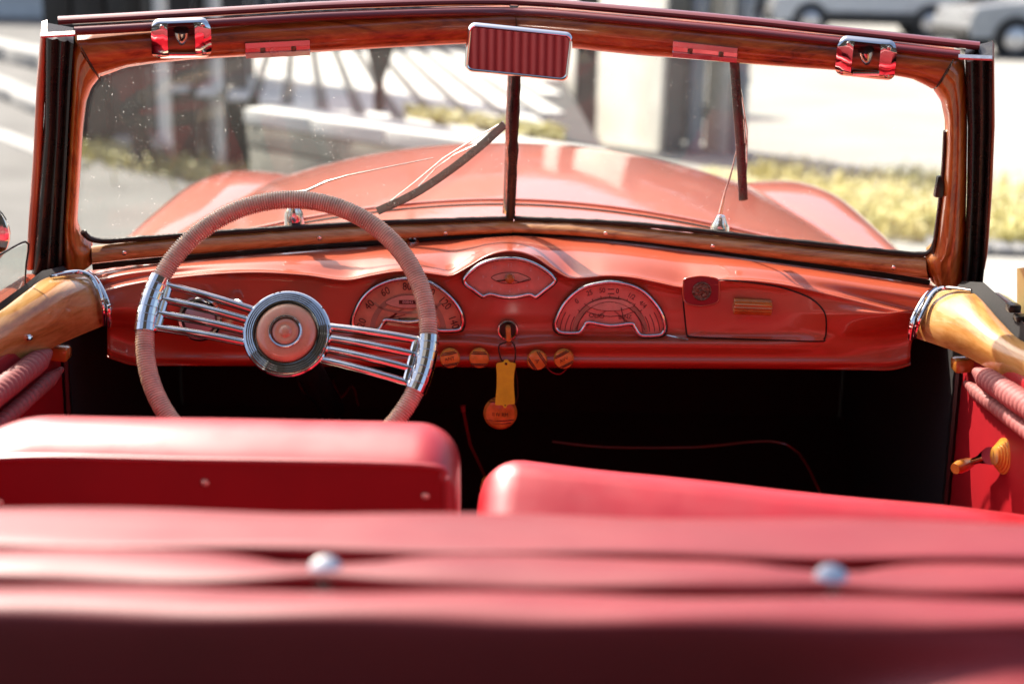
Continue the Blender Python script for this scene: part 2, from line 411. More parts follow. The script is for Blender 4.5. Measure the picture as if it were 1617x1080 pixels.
# pale decking boards running towards the viewer with dark gaps between
bd = V((.15, -1.0, 0)).normalized()
for i in range(14):
    x0 = -3.20 + i * .22
    st = V((x0, 15.6, ZT - .026)); mb = MB(); L = 0
    while L < 8.6:                              # run until the wall coping is reached
        q = st + bd * L
        if (q - V((wb.x, wb.y, q.z))).dot(wn_) < .06 or project(q) > 872: break
        L += .05
    s_ = V((bd.y, -bd.x, 0)) * .068
    e_ = st + bd * L
    mb.prism([st - s_, st + s_, e_ + s_, e_ - s_], (0, 0, .022)); mb.build('board', 'deck_board', ter)
lf = thing('slatted_fence', (-1.5, 15.9, ZT), 'dark slatted fence along the far side of the terrace', 'fence')
for i in range(40):
    mb = MB(); mb.box((-4.4 + i * .14, 15.9, ZT + .95), (.075, .03, 1.8)); mb.build('slat', 'grey_cladding', lf)
for z in (.25, 1.6):
    mb = MB(); mb.box((-1.7, 15.95, ZT + z), (5.6, .05, .08)); mb.build('rail', 'dark_metal', lf)
mb = MB(); mb.box((-1.7, 16.2, ZT + .95), (5.6, .06, 1.9)); mb.build('backing', 'dark_cladding', lf)
t, c = upright('railing_post', 'slim black post standing on the terrace behind the garden wall', 'post', 591, 606, 176, 'dark_metal', .06, 3.2, z=ZT)
mb = MB(); mb.prism([c + V((-.07, .01, .42)), c + V((.09, .01, .42)), c + V((.09, .01, .36)), c + V((.035, .01, .20)), c + V((-.035, .01, .20)), c + V((-.07, .01, .36))], (0, .03, 0)); mb.build('gusset', 'dark_metal', t)

# pale pillars of the gateway and the drain pipes beside them
BY = 11.6
pillar('gate_post', 'slim cream pillar with its shaded side panelled dark, leftmost of the gateway beyond the bonnet', 'pillar', 880, 905, 945, BY + .3, 2.9, 'cream_render', 'dark_cladding')
pillar('gate_post', 'broad cream pillar with its shaded side panelled grey in the middle of the gateway', 'pillar', 946, 1046, 1085, BY, 2.9, 'cream_render', 'grey_pier')
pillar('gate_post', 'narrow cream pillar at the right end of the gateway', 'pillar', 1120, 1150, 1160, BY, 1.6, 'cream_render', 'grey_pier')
for px, r_, lb in ((1098, .062, 'blue grey pipe between the two right gateway pillars'), (1166, .075, 'blue grey pipe right of the last gateway pillar')):
    q = P(px, 200, BY); t = thing('drain_pipe', (q.x, BY, 0), lb, 'pipe', 'pipes at the gateway')
    mb = MB(); mb.tube([(q.x, BY + .06, 0.02), (q.x, BY + .06, 1.56)], r_, 16); mb.build('pipe', 'pipe_blue', t)
    for z in (.6, 1.2):
        mb = MB(); mb.lathe([(r_ + .012, -.03), (r_ + .012, .03)], (q.x, BY + .06, z), (0, 0, 1), 16); mb.build('pipe_collar', 'pipe_blue', t)
q0, q1 = P(1060, 200, BY + .5), P(1125, 200, BY + .5)
gt = thing('garden_gate', (q0.x, BY + .5, 0), 'dark grey gate leaf behind the pipes of the gateway', 'gate')
for k in range(5):
    a, b = lerp(q0.x, q1.x, k / 5), lerp(q0.x, q1.x, (k + 1) / 5); mb = MB(); mb.box(((a + b) / 2, BY + .5, .80), (b - a - .012, .04, 1.5), bev=.005); mb.build('plank', 'grey_pier', gt)
for z in (.3, 1.3):
    mb = MB(); mb.box(((q0.x + q1.x) / 2, BY + .545, z), (q1.x - q0.x, .04, .1)); mb.build('rail', 'grey_pier', gt)
# row of houses across the far side of the yard
hm = ['house_buff', 'house_grey', 'house_brown', 'house_grey', 'house_buff']
hl_ = ['buff house at the far left of the row, mostly hidden', 'grey house behind the terrace fence', 'brown house beyond the gateway pillars', 'grey house behind the parked cars', 'buff house at the far right behind the parked cars']
for k in range(5):
    x0 = -30 + k * 15.2; hgt = (9.5, 11, 8.8, 10.5, 9.2)[k]; t = thing('house', (x0 + 7, 48, 0), hl_[k], 'building', 'houses across the yard')
    mb = MB(); mb.box((x0 + 7, 52, hgt / 2), (14.6, 8, hgt)); mb.build('wall', hm[k], t)
    mb = MB(); mb.prism([V((x0 - .6, 47.6, hgt + .02)), V((x0 + 14.6, 47.6, hgt + .02)), V((x0 + 14.6, 52, hgt + 3.2)), V((x0 - .6, 52, hgt + 3.2))], (0, .25, .12)); mb.build('roof', 'roof_tile', t)
    for fl in range(3):
        for c_ in range(4):
            x = x0 + 1.9 + c_ * 3.4; mb = MB(); mb.box((x, 47.98, 1.7 + fl * 2.9), (1.2, .12, 1.5)); wf = mb.build('window', 'pane_dark', t)
            mb = MB(); mb.box((x, 47.93, .88 + fl * 2.9), (1.5, .2, .1)); mb.build('sill', 'kerb_stone', wf)
# yellow flowering verge and tufts
def tufts(name, label, pts_fn, n, hmin, hmax, z=0.0):
    mb = MB()
    for i in range(n):
        p = pts_fn(); h = random.uniform(hmin, hmax); a = random.uniform(0, 6.28); wd_ = random.uniform(.006, .014)
        u = V((math.cos(a), math.sin(a), 0)) * wd_; ln = V((random.gauss(0, .3), random.gauss(0, .3), 1)) * h
        mb.add([p - u, p + u, p + ln * .55 + u * .8, p + ln], [(0, 1, 2), (0, 2, 3)])
        if i % 3 == 0:
            q = p + ln; e = random.uniform(.012, .03); mb.add([q + V((-e, 0, 0)), q + V((0, -e, e * .5)), q + V((e, 0, 0)), q + V((0, e, e * .5))], [(0, 1, 2, 3)])
    o = mb.build(name, 'grass_yellow'); tag(o, label, 'grass', kind='stuff'); return o
c0, c1, c2, c3 = PZ(1118, 285), PZ(1118, 345), PZ(1470, 385), PZ(1640, 305)
soilb = MB(); soilb.prism([p + V((0, 0, .010)) for p in (PZ(1105, 268), PZ(1105, 352), PZ(1500, 392), PZ(1760, 395), PZ(1760, 302))], (0, 0, .012)); structure(soilb, 'verge', 'soil')
def verge_pt():
    while True:
        u, v = random.random(), random.random() ** 1.3; px = lerp(1112, 1720, u)
        p = PZ(px, lerp(lerp(348, 392, min(1, u * 1.3)), lerp(256, 292, u), v), .02)
        if u > .6 and random.random() < (u - .6) * 2: continue
        if noise.noise(V((p.x * 2.2, p.y * 1.5, 4.0))) + .35 * noise.noise(V((p.x * 7, p.y * 6, 1.0))) > random.uniform(-.45, .35) + .25 * v: return p
tufts('yellow_verge_grass', 'yellow flowering grass strip behind the right fender', verge_pt, 4000, .03, .12)
def left_pt():
    u = random.random(); px = lerp(120, 400, u); return PZ(px, lerp(250, 300, u) + random.gauss(0, 10) - 12, .0)
tufts('left_verge_grass', 'sparse yellow weeds below the dark screen wall', left_pt, 900, .03, .14)
def terr_pt():
    u = random.random(); return PZ(lerp(640, 890, u), lerp(180, 218, u) + random.gauss(0, 3), ZT)
tufts('terrace_weeds', 'yellow weeds along the terrace edge', terr_pt, 900, .015, .055)

# unseen dark brick house added behind the camera to darken chrome reflections and sky fill
hb = thing('added_dark_house', (0, -7, 0), 'unseen dark brick house added behind the car for the chrome to mirror', 'building')
mb = MB(); mb.box((0, -10, 6), (14, 6, 12)); mb.build('wall', 'dark_brick', hb)
for fl in range(4):
    for k in range(4):
        x = -4.9 + k * 3.25; mb = MB(); mb.box((x, -6.97, 1.6 + fl * 2.9), (1.1, .10, 1.6)); wf = mb.build('window', 'pane_dark', hb)
        mb = MB(); mb.box((x, -6.93, .74 + fl * 2.9), (1.4, .22, .09)); mb.build('sill', 'kerb_stone', wf)
# parked cars far behind
def parked_car(loc, rz, mat, label, L=4.3, name='parked_car'):
    t = thing(name, loc, label, 'car', 'cars parked across the yard')
    rot = Matrix.Rotation(rz, 4, 'Z'); T = Matrix.Translation(V(loc)) @ rot
    def emit(mb, nm, mt, par=t, **k):
        mb.v = [T @ v for v in mb.v]; return mb.build(nm, mt, par, **k)
    prof = [(-2.12, .34), (-2.15, .62), (-2.05, .86), (-1.55, .93), (-1.0, .97), (-.45, 1.36), (.9, 1.42), (1.65, 1.10), (2.06, .98), (2.13, .60), (2.08, .34)]
    prof = [(x * L / 4.3, z) for x, z in prof]; rows = []
    for y, k in ((-.84, .96), (-.80, 1.0), (-.45, 1.02), (.45, 1.02), (.80, 1.0), (.84, .96)):
        rows.append([V((x, y * (1 - .12 * max(0, (z - .95) / .45)), .34 + (z - .34) * k)) for x, z in prof])
    b = MB(); b.grid(rows, capu=True); b.f.append(tuple(i * len(prof) for i in range(6))); b.m.append(0)
    emit(b, 'body', mat, ang=40)
    for sd in (-1, 1):
        for pts in ([(-.93, 1.0), (-.42, 1.31), (.18, 1.34), (.18, 1.0)], [(.24, 1.0), (.24, 1.34), (.88, 1.36), (1.42, 1.02)]):
            b = MB(); b.prism([V((x, sd * (.842 - .12 * .84 * max(0, (z - .95) / .45)), z)) for x, z in pts], (0, sd * .012, 0)); emit(b, 'window', 'pane_dark')
        b = MB(); b.box((0, sd * .845, .40), (2.0, .05, .26), bev=.02); emit(b, 'sill', 'sill_plastic')
        for x in (-1.32, 1.30):
            b = MB(); b.lathe([(.02, -.10), (.26, -.10), (.325, -.07), (.325, .07), (.26, .10), (.02, .10)], (x, sd * .80, .325), (0, 1, 0), 28); wh = emit(b, 'wheel', 'tyre')
            b = MB(); b.lathe([(.205, .0), (.205, .008), (.17, .02), (.06, .03), (.0, .03)], (x, sd * .90, .325), (0, sd, 0), 24); emit(b, 'rim', 'rim_metal', wh)
            b = MB(); b.lathe([(.36, 0), (.40, .02), (.36, .03)], (x, sd * .835, .33), (0, sd, 0), 28); emit(b, 'wheel_arch', 'sill_plastic')
        b = MB(); b.box((2.09 * L / 4.3, sd * .6, .78), (.08, .34, .14), bev=.03); emit(b, 'tail_lamp', 'lamp_red')
        b = MB(); b.box((-2.08 * L / 4.3, sd * .6, .70), (.1, .36, .13), bev=.03); emit(b, 'headlight', 'rim_metal')
    b = MB(); b.box((2.12 * L / 4.3, 0, .42), (.10, 1.6, .20), bev=.04); emit(b, 'bumper', 'sill_plastic')
    b = MB(); b.box((-2.13 * L / 4.3, 0, .42), (.10, 1.6, .20), bev=.04); emit(b, 'bumper', 'sill_plastic')
    return t
q = PZ(1378, 60); parked_car((q.x, q.y + .9, .008), R(-4), 'white_car', 'white car in the middle of the parked row, seen side on, top right')
q = PZ(1680, 95); parked_car((q.x + .3, q.y + .9, .008), R(6), 'silver_car', 'silver car cut off by the right edge, nearest of the parked row')
q = PZ(1120, 30); parked_car((q.x - .3, q.y + 1.0, .008), R(0), 'black_car', 'black car behind the white one, leftmost of the parked row')

# ================================================================== the convertible
car = thing('convertible_car', (0, 1.9, 0), 'open orange red vintage convertible with wooden windshield frame and red seats, filling the picture', 'car')
def part(mb, name, mat, parent=None, ang=35, label=None, sub=0):
    o = mb.build(name, mat, parent or car, ang, sub)
    if label: o['label'] = label
    return o

# ---- windshield planes: two flat halves meeting in a shallow V
TR = math.tan(R(22))
base_c = P(810, 346, 2.45)
up_v = V((0, -TR, 1)).normalized()
def ws_plane(sd):
    h = V((sd * .70, -.20, 0)).normalized()
    n = h.cross(up_v).normalized()
    if n.y > 0: n = -n
    return (base_c, n)
WL, WR = ws_plane(-1), ws_plane(1)
def W(px, py, lift=0.0, sd=None):
    pl = (WL if px < 811 else WR) if sd is None else (WL if sd < 0 else WR)
    return PP(px, py, pl) + pl[1] * lift
def strip(A, B, sd, n, m, thick, bulge, prof=None):
    """solid bar between two traced edges on the windshield plane, rounded towards the cabin"""
    pl = WL if sd < 0 else WR
    a = resample([W(*p, sd=sd) for p in A], n); b = resample([W(*p, sd=sd) for p in B], n); rows = []
    for i in range(n):
        r_ = []
        for j in range(m + 1):
            t = j / m; e = (1 - abs(2 * t - 1) ** 3.2) if prof is None else prof(t)
            r_.append(a[i].lerp(b[i], t) + pl[1] * bulge * e)
        r_ += [b[i] - pl[1] * thick, a[i] - pl[1] * thick]
        rows.append(r_)
    mb = MB(); mb.grid(rows, cu=True, capu=True); return mb

hdrL_o = [(811, 21), (700, 24), (600, 30), (500, 36), (400, 42), (300, 50), (200, 57), (122, 64)]
hdrL_i = [(811, 68), (735, 70), (600, 77), (500, 83), (400, 89), (300, 95), (240, 101), (200, 107), (160, 121)]
hdrR_o = [(812, 21), (900, 27), (1000, 36), (1100, 46), (1200, 56), (1320, 68), (1420, 79), (1506, 90)]
hdrR_i = [(812, 68), (905, 77), (1000, 87), (1100, 95), (1200, 103), (1300, 110), (1400, 118), (1440, 125), (1472, 141)]
part(strip(hdrL_o, hdrL_i, -1, 60, 10, .03, .016), 'header_rail', 'header_wood')
part(strip(hdrR_o, hdrR_i, 1, 60, 10, .03, .016), 'header_rail', 'header_wood')
psL_o = [(120, 65), (113, 80), (112, 130), (108, 200), (104, 280), (99, 350), (96, 400), (98, 424)]
psL_i = [(158, 122), (145, 138), (137, 160), (132, 200), (128, 260), (124, 320), (122, 350), (124, 368), (132, 384), (146, 392), (148, 414)]
psR_o = [(1508, 91), (1522, 105), (1526, 150), (1527, 220), (1526, 300), (1524, 380), (1520, 446)]
psR_i = [(1474, 142), (1486, 160), (1492, 190), (1492, 230), (1488, 290), (1482, 340), (1478, 380), (1472, 398), (1460, 408), (1462, 424), (1470, 444)]
part(strip(psL_o, psL_i, -1, 60, 12, .03, .020, lambda t: (1 - abs(2 * t - 1) ** 2.4) * (1 - .25 * math.exp(-((t - .45) / .07) ** 2))), 'side_rail', 'post_wood')
part(strip(psR_o, psR_i, 1, 60, 12, .03, .020, lambda t: (1 - abs(2 * t - 1) ** 2.4) * (1 - .25 * math.exp(-((t - .45) / .07) ** 2))), 'side_rail', 'post_wood')
btL_o = [(811, 349), (700, 353), (600, 357), (500, 362), (400, 369), (300, 376), (200, 385), (144, 391)]
btL_i = [(811, 364), (700, 369), (600, 376), (500, 383), (400, 391), (300, 399), (200, 408), (146, 414)]
btR_o = [(812, 349), (900, 352), (1000, 360), (1100, 371), (1200, 382), (1300, 393), (1400, 404), (1462, 408)]
btR_i = [(812, 364), (900, 368), (1000, 377), (1100, 389), (1200, 402), (1300, 415), (1400, 428), (1468, 440)]
part(strip(btL_o, btL_i, -1, 50, 8, .004, .018), 'sill_rail', 'rail_wood')
part(strip(btR_o, btR_i, 1, 50, 8, .004, .018), 'sill_rail', 'rail_wood')
# mitre joints and the joint at the middle
for a_, b_2, sd in (((128, 68), (158, 120), -1), ((1502, 93), (1480, 130), 1), ((811.5, 22), (811.5, 67), -1)):
    mb = MB(); mb.tube(resample([W(*a_, .0165, sd), W(*b_2, .0165, sd)], 3), .0011, 6); part(mb, 'wood_joint', 'engrave')
# seal under the sill rail and around the glass
def seal_line(pts, sd, r, lift, mat='seal', name='rubber_seal', per=5, wob=.0006):
    q = resample(spline([W(*p, lift, sd) for p in pts], per), 90)
    rr = [r * (1 + .25 * noise.noise(V((p.x * 60, p.z * 60, 3)))) for p in q]
    mb = MB(); mb.tube(q, rr, 8); return part(mb, name, mat)
seal_line([(x, y + 6) for x, y in btL_i], -1, .0062, .003)
seal_line([(x, y + 6) for x, y in btR_i], 1, .0062, .003)
seal_line([(811, 347), (600, 354), (400, 366), (220, 379), (165, 383), (142, 379), (131, 368)], -1, .0048, -.004)
seal_line([(812, 347), (1000, 356), (1200, 378), (1400, 400), (1450, 404), (1470, 398), (1478, 380)], 1, .0048, -.004)
# panes
def pane(pts, sd):
    pl = WL if sd < 0 else WR
    q = [W(*p, -.012, sd) for p in pts]; mb = MB(); mb.prism(q, pl[1] * -.005); return part(mb, 'windshield_pane', 'windshield_glass')
pane([(811, 350), (600, 358), (400, 370), (200, 384), (140, 384), (118, 365), (120, 250), (128, 150), (150, 112), (240, 90), (400, 78), (600, 66), (811, 56)], -1)
pane([(812, 350), (1000, 360), (1200, 382), (1400, 404), (1470, 408), (1486, 370), (1496, 250), (1497, 170), (1480, 130), (1400, 108), (1200, 92), (1000, 76), (812, 56)], 1)
# centre bar
q = [W(x, y, -.004, -1) for x, y in ((816, 60), (816, 125), (813, 190), (811, 250), (809, 300), (807, 346))]
mb = MB(); qq = resample(spline(q, 6), 60); mb.tube(qq, [.0085 + .0014 * noise.noise(V((0, p.z * 55, 1.7))) for p in qq], 10, flat=.8, up=(0, 1, .3)); part(mb, 'centre_bar', 'rubber')
mb = MB(); mb.tube([p + WL[1] * -.016 for p in resample(q, 10)], .0105, 10, flat=.5, up=(0, 1, .3)); part(mb, 'centre_bar_outer', 'worn_chrome')

# header top: painted rail with two lips
def rail(offs, r, name, mat, lift, x0=92, x1=1546, flat=1.0):
    mid = [(92, 40), (200, 34), (300, 28), (400, 22), (500, 16), (600, 12), (700, 9), (780, 8), (812, 8.5), (850, 10), (900, 14), (1000, 23), (1100, 32), (1200, 42), (1300, 53), (1400, 64), (1500, 75), (1546, 80)]
    q = []
    for i in range(90):
        x = lerp(x0, x1, i / 89); y = table(mid, x) + offs; s_ = .5 + .5 * math.tanh((x - 811) / 25)
        q.append(W(x, y, lift, -1).lerp(W(x, y, lift, 1), s_))
    mb = MB(); mb.tube(q, r, 12, flat=flat, up=(0, 1, .2)); return part(mb, name, mat)
rail(3, .0062, 'header_lip', 'rail_paint', -.022, flat=2.0)
rail(11.5, .0068, 'header_channel', 'rail_paint', -.002, 118, 1515, flat=1.6)
# outer posts: black door channel, painted edge, chrome cap
def post(pts_in, pts_out, sd, mat, lift, name, bulge, thick=.03, prof=None):
    return part(strip(pts_in, pts_out, sd, 40, 14, thick, bulge, prof), name, mat)
ribs = lambda t: .35 + .65 * abs(math.sin(t * math.pi * 2.5)) ** .6
post([(72, 54), (70, 200), (62, 300), (54, 405), (50, 440)], [(116, 62), (111, 130), (107, 200), (103, 280), (99, 360), (98, 432)], -1, 'rubber', 0, 'door_channel', .016, .04, ribs)
post([(1524, 92), (1528, 200), (1527, 300), (1523, 400), (1518, 450)], [(1567, 84), (1566, 200), (1562, 300), (1556, 400), (1551, 450)], 1, 'rubber', 0, 'door_channel', .018, .04, ribs)
post([(65, 57), (57, 150), (52, 260), (46, 340), (41, 425)], [(74, 54), (71, 150), (66, 260), (60, 340), (53, 425)], -1, 'paint', 0, 'post_skin', .004, .05)
post([(1566, 86), (1565, 200), (1561, 300), (1555, 400), (1551, 425)], [(1570, 92), (1571, 200), (1567, 300), (1560, 400), (1555, 425)], 1, 'paint', 0, 'post_skin', .002, .05)
for pts, sd in (([(64, 48), (118, 45), (119, 48), (65, 51)], -1), ([(1514, 82), (1567, 84), (1568, 87), (1515, 85)], 1)):
    pl = WL if sd < 0 else WR; mb = MB(); mb.prism([W(*p, .021, sd) for p in pts], pl[1] * -.012); part(mb, 'post_cap', 'worn_chrome')

# ---- header latches
def rrect(cx, cy, w_, h_, r, rot, n=6):
    out = []
    for sx, sy, a0 in ((1, -1, -90), (1, 1, 0), (-1, 1, 90), (-1, -1, 180)):
        for k in range(n + 1):
            a = R(a0 + 90 * k / n); out.append((cx + sx * (w_ / 2 - r) + r * math.cos(a), cy + sy * (h_ / 2 - r) + r * math.sin(a)))
    c_, s_ = math.cos(R(rot)), math.sin(R(rot))
    return [(cx + (x - cx) * c_ - (y - cy) * s_, cy + (x - cx) * s_ + (y - cy) * c_) for x, y in out]
def latch(cx, cy, rot, sd):
    pl = WL if sd < 0 else WR; n_ = pl[1]
    root = part_root('header_latch', car)
    o = rrect(cx, cy, 94, 60, 14, rot, 6); i_ = rrect(cx, cy - 3, 43, 50, 3, rot, 6)
    # the plate rolls back over the header at its top edge
    cs, sn = math.cos(R(rot)), math.sin(R(rot))
    def roll(p, l0):
        yy = -(p[0] - cx) * sn + (p[1] - cy) * cs
        return W(*p, l0 - .010 * max(0, (-yy - 8) / 22) ** 1.6 - .010 * max(0, (yy - 2) / 28) ** 1.5, sd)
    mb = MB(); nlv = 4; rows = []
    for k in range(nlv + 1):
        t = k / nlv; rows.append([roll((lerp(a[0], b[0], t), lerp(a[1], b[1], t)), .0225 + .0035 * (math.sin(t * math.pi * .5))) for a, b in zip(o, i_)])
    rows.insert(0, [p - n_ * .008 for p in rows[0]]); rows.append([p - n_ * .016 for p in rows[-1]])
    mb.grid(rows, cu=True); mb.build('plate', 'chrome', root, 50)
    mb = MB(); mb.prism([W(*p, .006, sd) for p in rrect(cx, cy - 3, 44, 50, 3, rot)], n_ * -.004); mb.build('pocket', 'black_paint', root)
    mb = MB(); p0, p1 = W(cx - 20, cy + 19, .022, sd), W(cx + 21, cy + 19, .022, sd); mb.tube([p0, p1], .0032, 8); mb.build('hinge_pin', 'chrome', root)
    mb = MB(); c0 = W(cx, cy - 17, .018, sd); c1 = W(cx + 1, cy + 6, .014, sd)
    mb.tube(resample([c0, c1], 6), [.0115, .0115, .011, .0098, .008, .005], 16); mb.build('peg', 'worn_chrome', root)
    for dx, dy in ((-36, 22), (35, 20), (-30, -23), (34, -23)):
        x, y = cx + dx * cs - dy * sn, cy + dx * sn + dy * cs; b = roll((x, y), .0238)
        mb = MB(); mb.lathe([(.0038, 0), (.0036, .0014), (.002, .0022), (0, .0024)], b, n_, 12); mb.build('screw', 'worn_chrome', root)
latch(285, 57, -2, -1); latch(1369, 88, 6, 1)
# ---- small metal brackets on the header
def bracket(pts, sd):
    pl = WL if sd < 0 else WR; n_ = pl[1]; root = part_root('header_bracket', car)
    a = [V((*p, 0)) for p in pts]; rows = []
    for t, l0 in ((0, .016), (0, .021), (.30, .0225), (.36, .0200), (.60, .0200), (.66, .0225), (.97, .022), (1, .016)):
        r_ = []
        for k in range(7):
            u = k / 6; q = a[0].lerp(a[1], u).lerp(a[3].lerp(a[2], u), t); r_.append(W(q.x, q.y, l0, sd))
        rows.append(r_)
    mb = MB(); mb.grid(rows, capu=False); mb.build('plate', 'aluminium', root, 20)
    for u in (.27, .75):
        q = a[0].lerp(a[1], u).lerp(a[3].lerp(a[2], u), .48); b = W(q.x, q.y, .020, sd)
        mb = MB(); mb.lathe([(.0042, 0), (.004, .0016), (.0022, .0028), (0, .003)], b, n_, 14); mb.build('screw', 'bronze', root)
bracket([(385, 60), (486, 55), (487, 79), (386, 84)], -1)
bracket([(1067, 57), (1168, 68), (1166, 91), (1065, 82)], 1)

# ---- rear-view mirror
mc = P(819, 83, 2.17); mroot = part_root('rear_view_mirror', car)
tocam = (CAM - mc).normalized(); toseat = (V((0.03, 1.10, .93)) - mc).normalized(); mn = (tocam + toseat).normalized()
mx_ = V((1, 0, 0)); mx_ = (mx_ - mn * mx_.dot(mn)).normalized(); mz_ = mx_.cross(mn)
if mz_.z < 0: mz_ = -mz_
rr_ = R(-5.0); mxa = mx_ * math.cos(rr_) + mz_ * math.sin(rr_); mza = -mx_ * math.sin(rr_) + mz_ * math.cos(rr_)
s_ = (mc - CAM).length / F
def mloop(w_, h_, r, off): return [mc + mxa * x + mza * y + mn * off for x, y in rrect(0, 0, w_ * s_, h_ * s_, r * s_, 0, 6)]
mb = MB()
mb.grid([mloop(152, 64, 8, .004), mloop(153.5, 65.5, 8, .0055), mloop(157, 69, 9, .006), mloop(162, 74, 11, .003), mloop(164, 76, 12, -.004), mloop(160, 72, 12, -.014), mloop(120, 40, 12, -.022)], cu=True, capu=False)
mb.f.append(tuple(range(6 * 28, 7 * 28))); mb.m.append(0); mb.build('mirror_shell', 'chrome', mroot, 50)
mb = MB(); mb.prism(mloop(154, 66, 8, .0035), mn * -.003); mb.build('mirror_glass', 'mirror_glass', mroot)
mb = MB(); mb.tube([mc - mn * .02, mc - mn * .05 + V((0, 0, .012)), W(812, 60, .0, -1)], .006, 10); mb.build('mirror_arm', 'chrome', mroot)

# ---- wipers
def wiper(blade, arm, pivot, sd, w_blade):
    pl = WL if sd < 0 else WR; n_ = pl[1]; root = part_root('wiper', car); f = -.026
    b = resample(spline([W(*p, f, sd) for p in blade], 6), 14)
    mb = MB(); mb.tube(b, w_blade, 6, flat=.45, up=(0, 1, 0)); mb.build('blade', 'rubber', root)
    b2 = [p + n_ * -.008 for p in b]; L = len(b2)
    off = V((-.006, 0, .011)) if sd < 0 else V((.007, 0, .004))
    mb = MB(); mb.tube([b2[1], b2[4] + off, b2[L // 2] + off * 1.5, b2[L - 4] + off, b2[-1]], .0014, 6); mb.build('blade_holder', 'worn_chrome', root)
    mb = MB(); mb.tube([b2[4] + off * .2, b2[6] + off, b2[8] + off, b2[10] + off * .2], .0012, 6); mb.build('yoke', 'worn_chrome', root)
    mb = MB(); mb.tube(resample([W(*p, f - .006, sd) for p in arm], 8), [.0012 + .0024 * (1 - k / 7) ** 3 for k in range(8)], 8); mb.build('arm', 'worn_chrome', root)
    p = W(*pivot, f - .004, sd)
    mb = MB(); mb.lathe([(.017, -.030), (.016, -.008), (.010, .004), (.007, .012), (0, .014)], p, (0, -.25, 1), 20); mb.build('pivot', 'chrome', root)
    return root
wl_root = wiper([(600, 346), (660, 318), (720, 278), (770, 238), (803, 208)], [(455, 322), (470, 326), (530, 298), (610, 281), (690, 265)], (467, 345), -1, .0080)
mb = MB(); mb.box(W(468, 328, -.032, -1), (.034, .012, .014), Matrix.Rotation(R(-18), 3, 'Y'), .003); mb.build('arm_joint', 'worn_chrome', wl_root)
wiper([(1155, 101), (1160, 170), (1166, 250), (1170, 328)], [(1133, 352), (1140, 320), (1150, 290), (1158, 255), (1165, 225)], (1133, 366), 1, .0085)
# slim black rod with a clip on the right of the pane
mb = MB(); mb.tube(resample(spline([W(*p, .004, 1) for p in ((1493, 205), (1490, 260), (1484, 320), (1477, 372), (1474, 398))], 5), 20), .0034, 8); rod = part(mb, 'pane_rod', 'rubber')
mb = MB(); mb.box(W(1484, 292, .006, 1), (.014, .012, .034), Matrix.Rotation(R(4), 3, 'Y'), .003); mb.build('rod_clip', 'rubber', rod)
# sill screws
for x, y in ((502, 368), (700, 361), (1128, 381), (1412, 414), (196, 391), (960, 361)):
    sd = -1 if x < 811 else 1; pl = WL if sd < 0 else WR
    mb = MB(); mb.lathe([(.0040, 0), (.0038, .0012), (.002, .002), (0, .0022)], W(x, y, .0172, sd), pl[1], 12); part(mb, 'sill_screw', 'chrome')

# ---- dashboard
def kx(x): return abs(x - 810) / 650.0
def yb(x): return 2.45 - .20 * (math.sqrt(kx(x) ** 2 + .004) - .06) - .012
def yf(x): return 2.255 - .075 * kx(x) ** 2
PY0 = [(130, 436), (200, 423), (300, 411), (400, 402), (500, 394), (600, 387), (700, 378), (812, 372), (900, 375), (1000, 384), (1100, 397), (1200, 411), (1300, 425), (1400, 440), (1490, 454)]
PYB = [(130, 468), (200, 447), (300, 434), (400, 429), (480, 433), (545, 441), (585, 434), (620, 428), (650, 427), (690, 432), (712, 434), (738, 421), (770, 403), (806, 396), (842, 404), (872, 423), (898, 437), (925, 437), (960, 434), (1000, 437), (1040, 445), (1078, 452), (1110, 447), (1160, 441), (1230, 447), (1300, 461), (1400, 484), (1490, 505)]
def sm(a, b, x): t = min(1, max(0, (x - a) / (b - a))); return t * t * (3 - 2 * t)
def dash_ctrl(x):
    k = kx(x); e = sm(.62, .95, k); B = table(PYB, x); T = table(PY0, x); b0, f0 = yb(x), yf(x)
    dip = 7 * math.exp(-((x - 803) / 42) ** 2); m = min(B - T, 60)
    tilt = (x - 810) * .006
    e2 = sm(.88, 1.0, k); tilt -= 14 * e2 * e2
    return [(T, b0), (lerp(T, B - 6, .5), lerp(b0, f0, .52)), (B - 4, lerp(f0 + .020, f0 + .030, e)), (B + 1.5, f0 + .003), (B + 11, f0 + lerp(.010, -.004, e)),
            (lerp(490, 492, e) + tilt * (1 - e2), f0 + lerp(.009, -.016, e)), (lerp(527, 512, e) + tilt * (1 - .8 * e2), f0 + lerp(.007, -.002, e)),
            (lerp(538, 524, e) + dip + tilt * (1 - .6 * e2), f0 + lerp(-.010, .018, e)), (lerp(546, 544, e) + dip * .7 + tilt, f0 + lerp(-.012, .022, e)),
            (560 + tilt, f0 + lerp(-.005, .018, e)), (570 + tilt, f0 + lerp(-.010, .014, e)), (577 + tilt, f0 + lerp(-.004, .02, e)), (581 + tilt, f0 + .014), (580 + tilt, f0 + .07)]
def dash_y(px, py):                          # depth of the dashboard face under a traced mark
    c_ = dash_ctrl(px)
    for (a, ya), (b, ybb) in zip(c_, c_[1:]):
        if a <= py <= b: return lerp(ya, ybb, (py - a) / (b - a + 1e-6))
    return c_[5][1]
def D(px, py, lift=0.0): return P(px, py, dash_y(px, py) - lift)
cols = []
nx = 190
for i in range(nx):
    u = i / (nx - 1); c_ = dash_ctrl(lerp(150, 1462, u))
    pts = []
    for r_ in range(len(c_)):
        py_ = c_[r_][0]
        xl = 142 + max(0, min(py_, 515) - 432) * .33; xr = 1478 - max(0, min(py_, 540) - 452) * .46
        x = lerp(xl, xr, u); cc = dash_ctrl(x)[r_]; pts.append(P(x, cc[0], cc[1]))
    cols.append(spline(pts, 5))
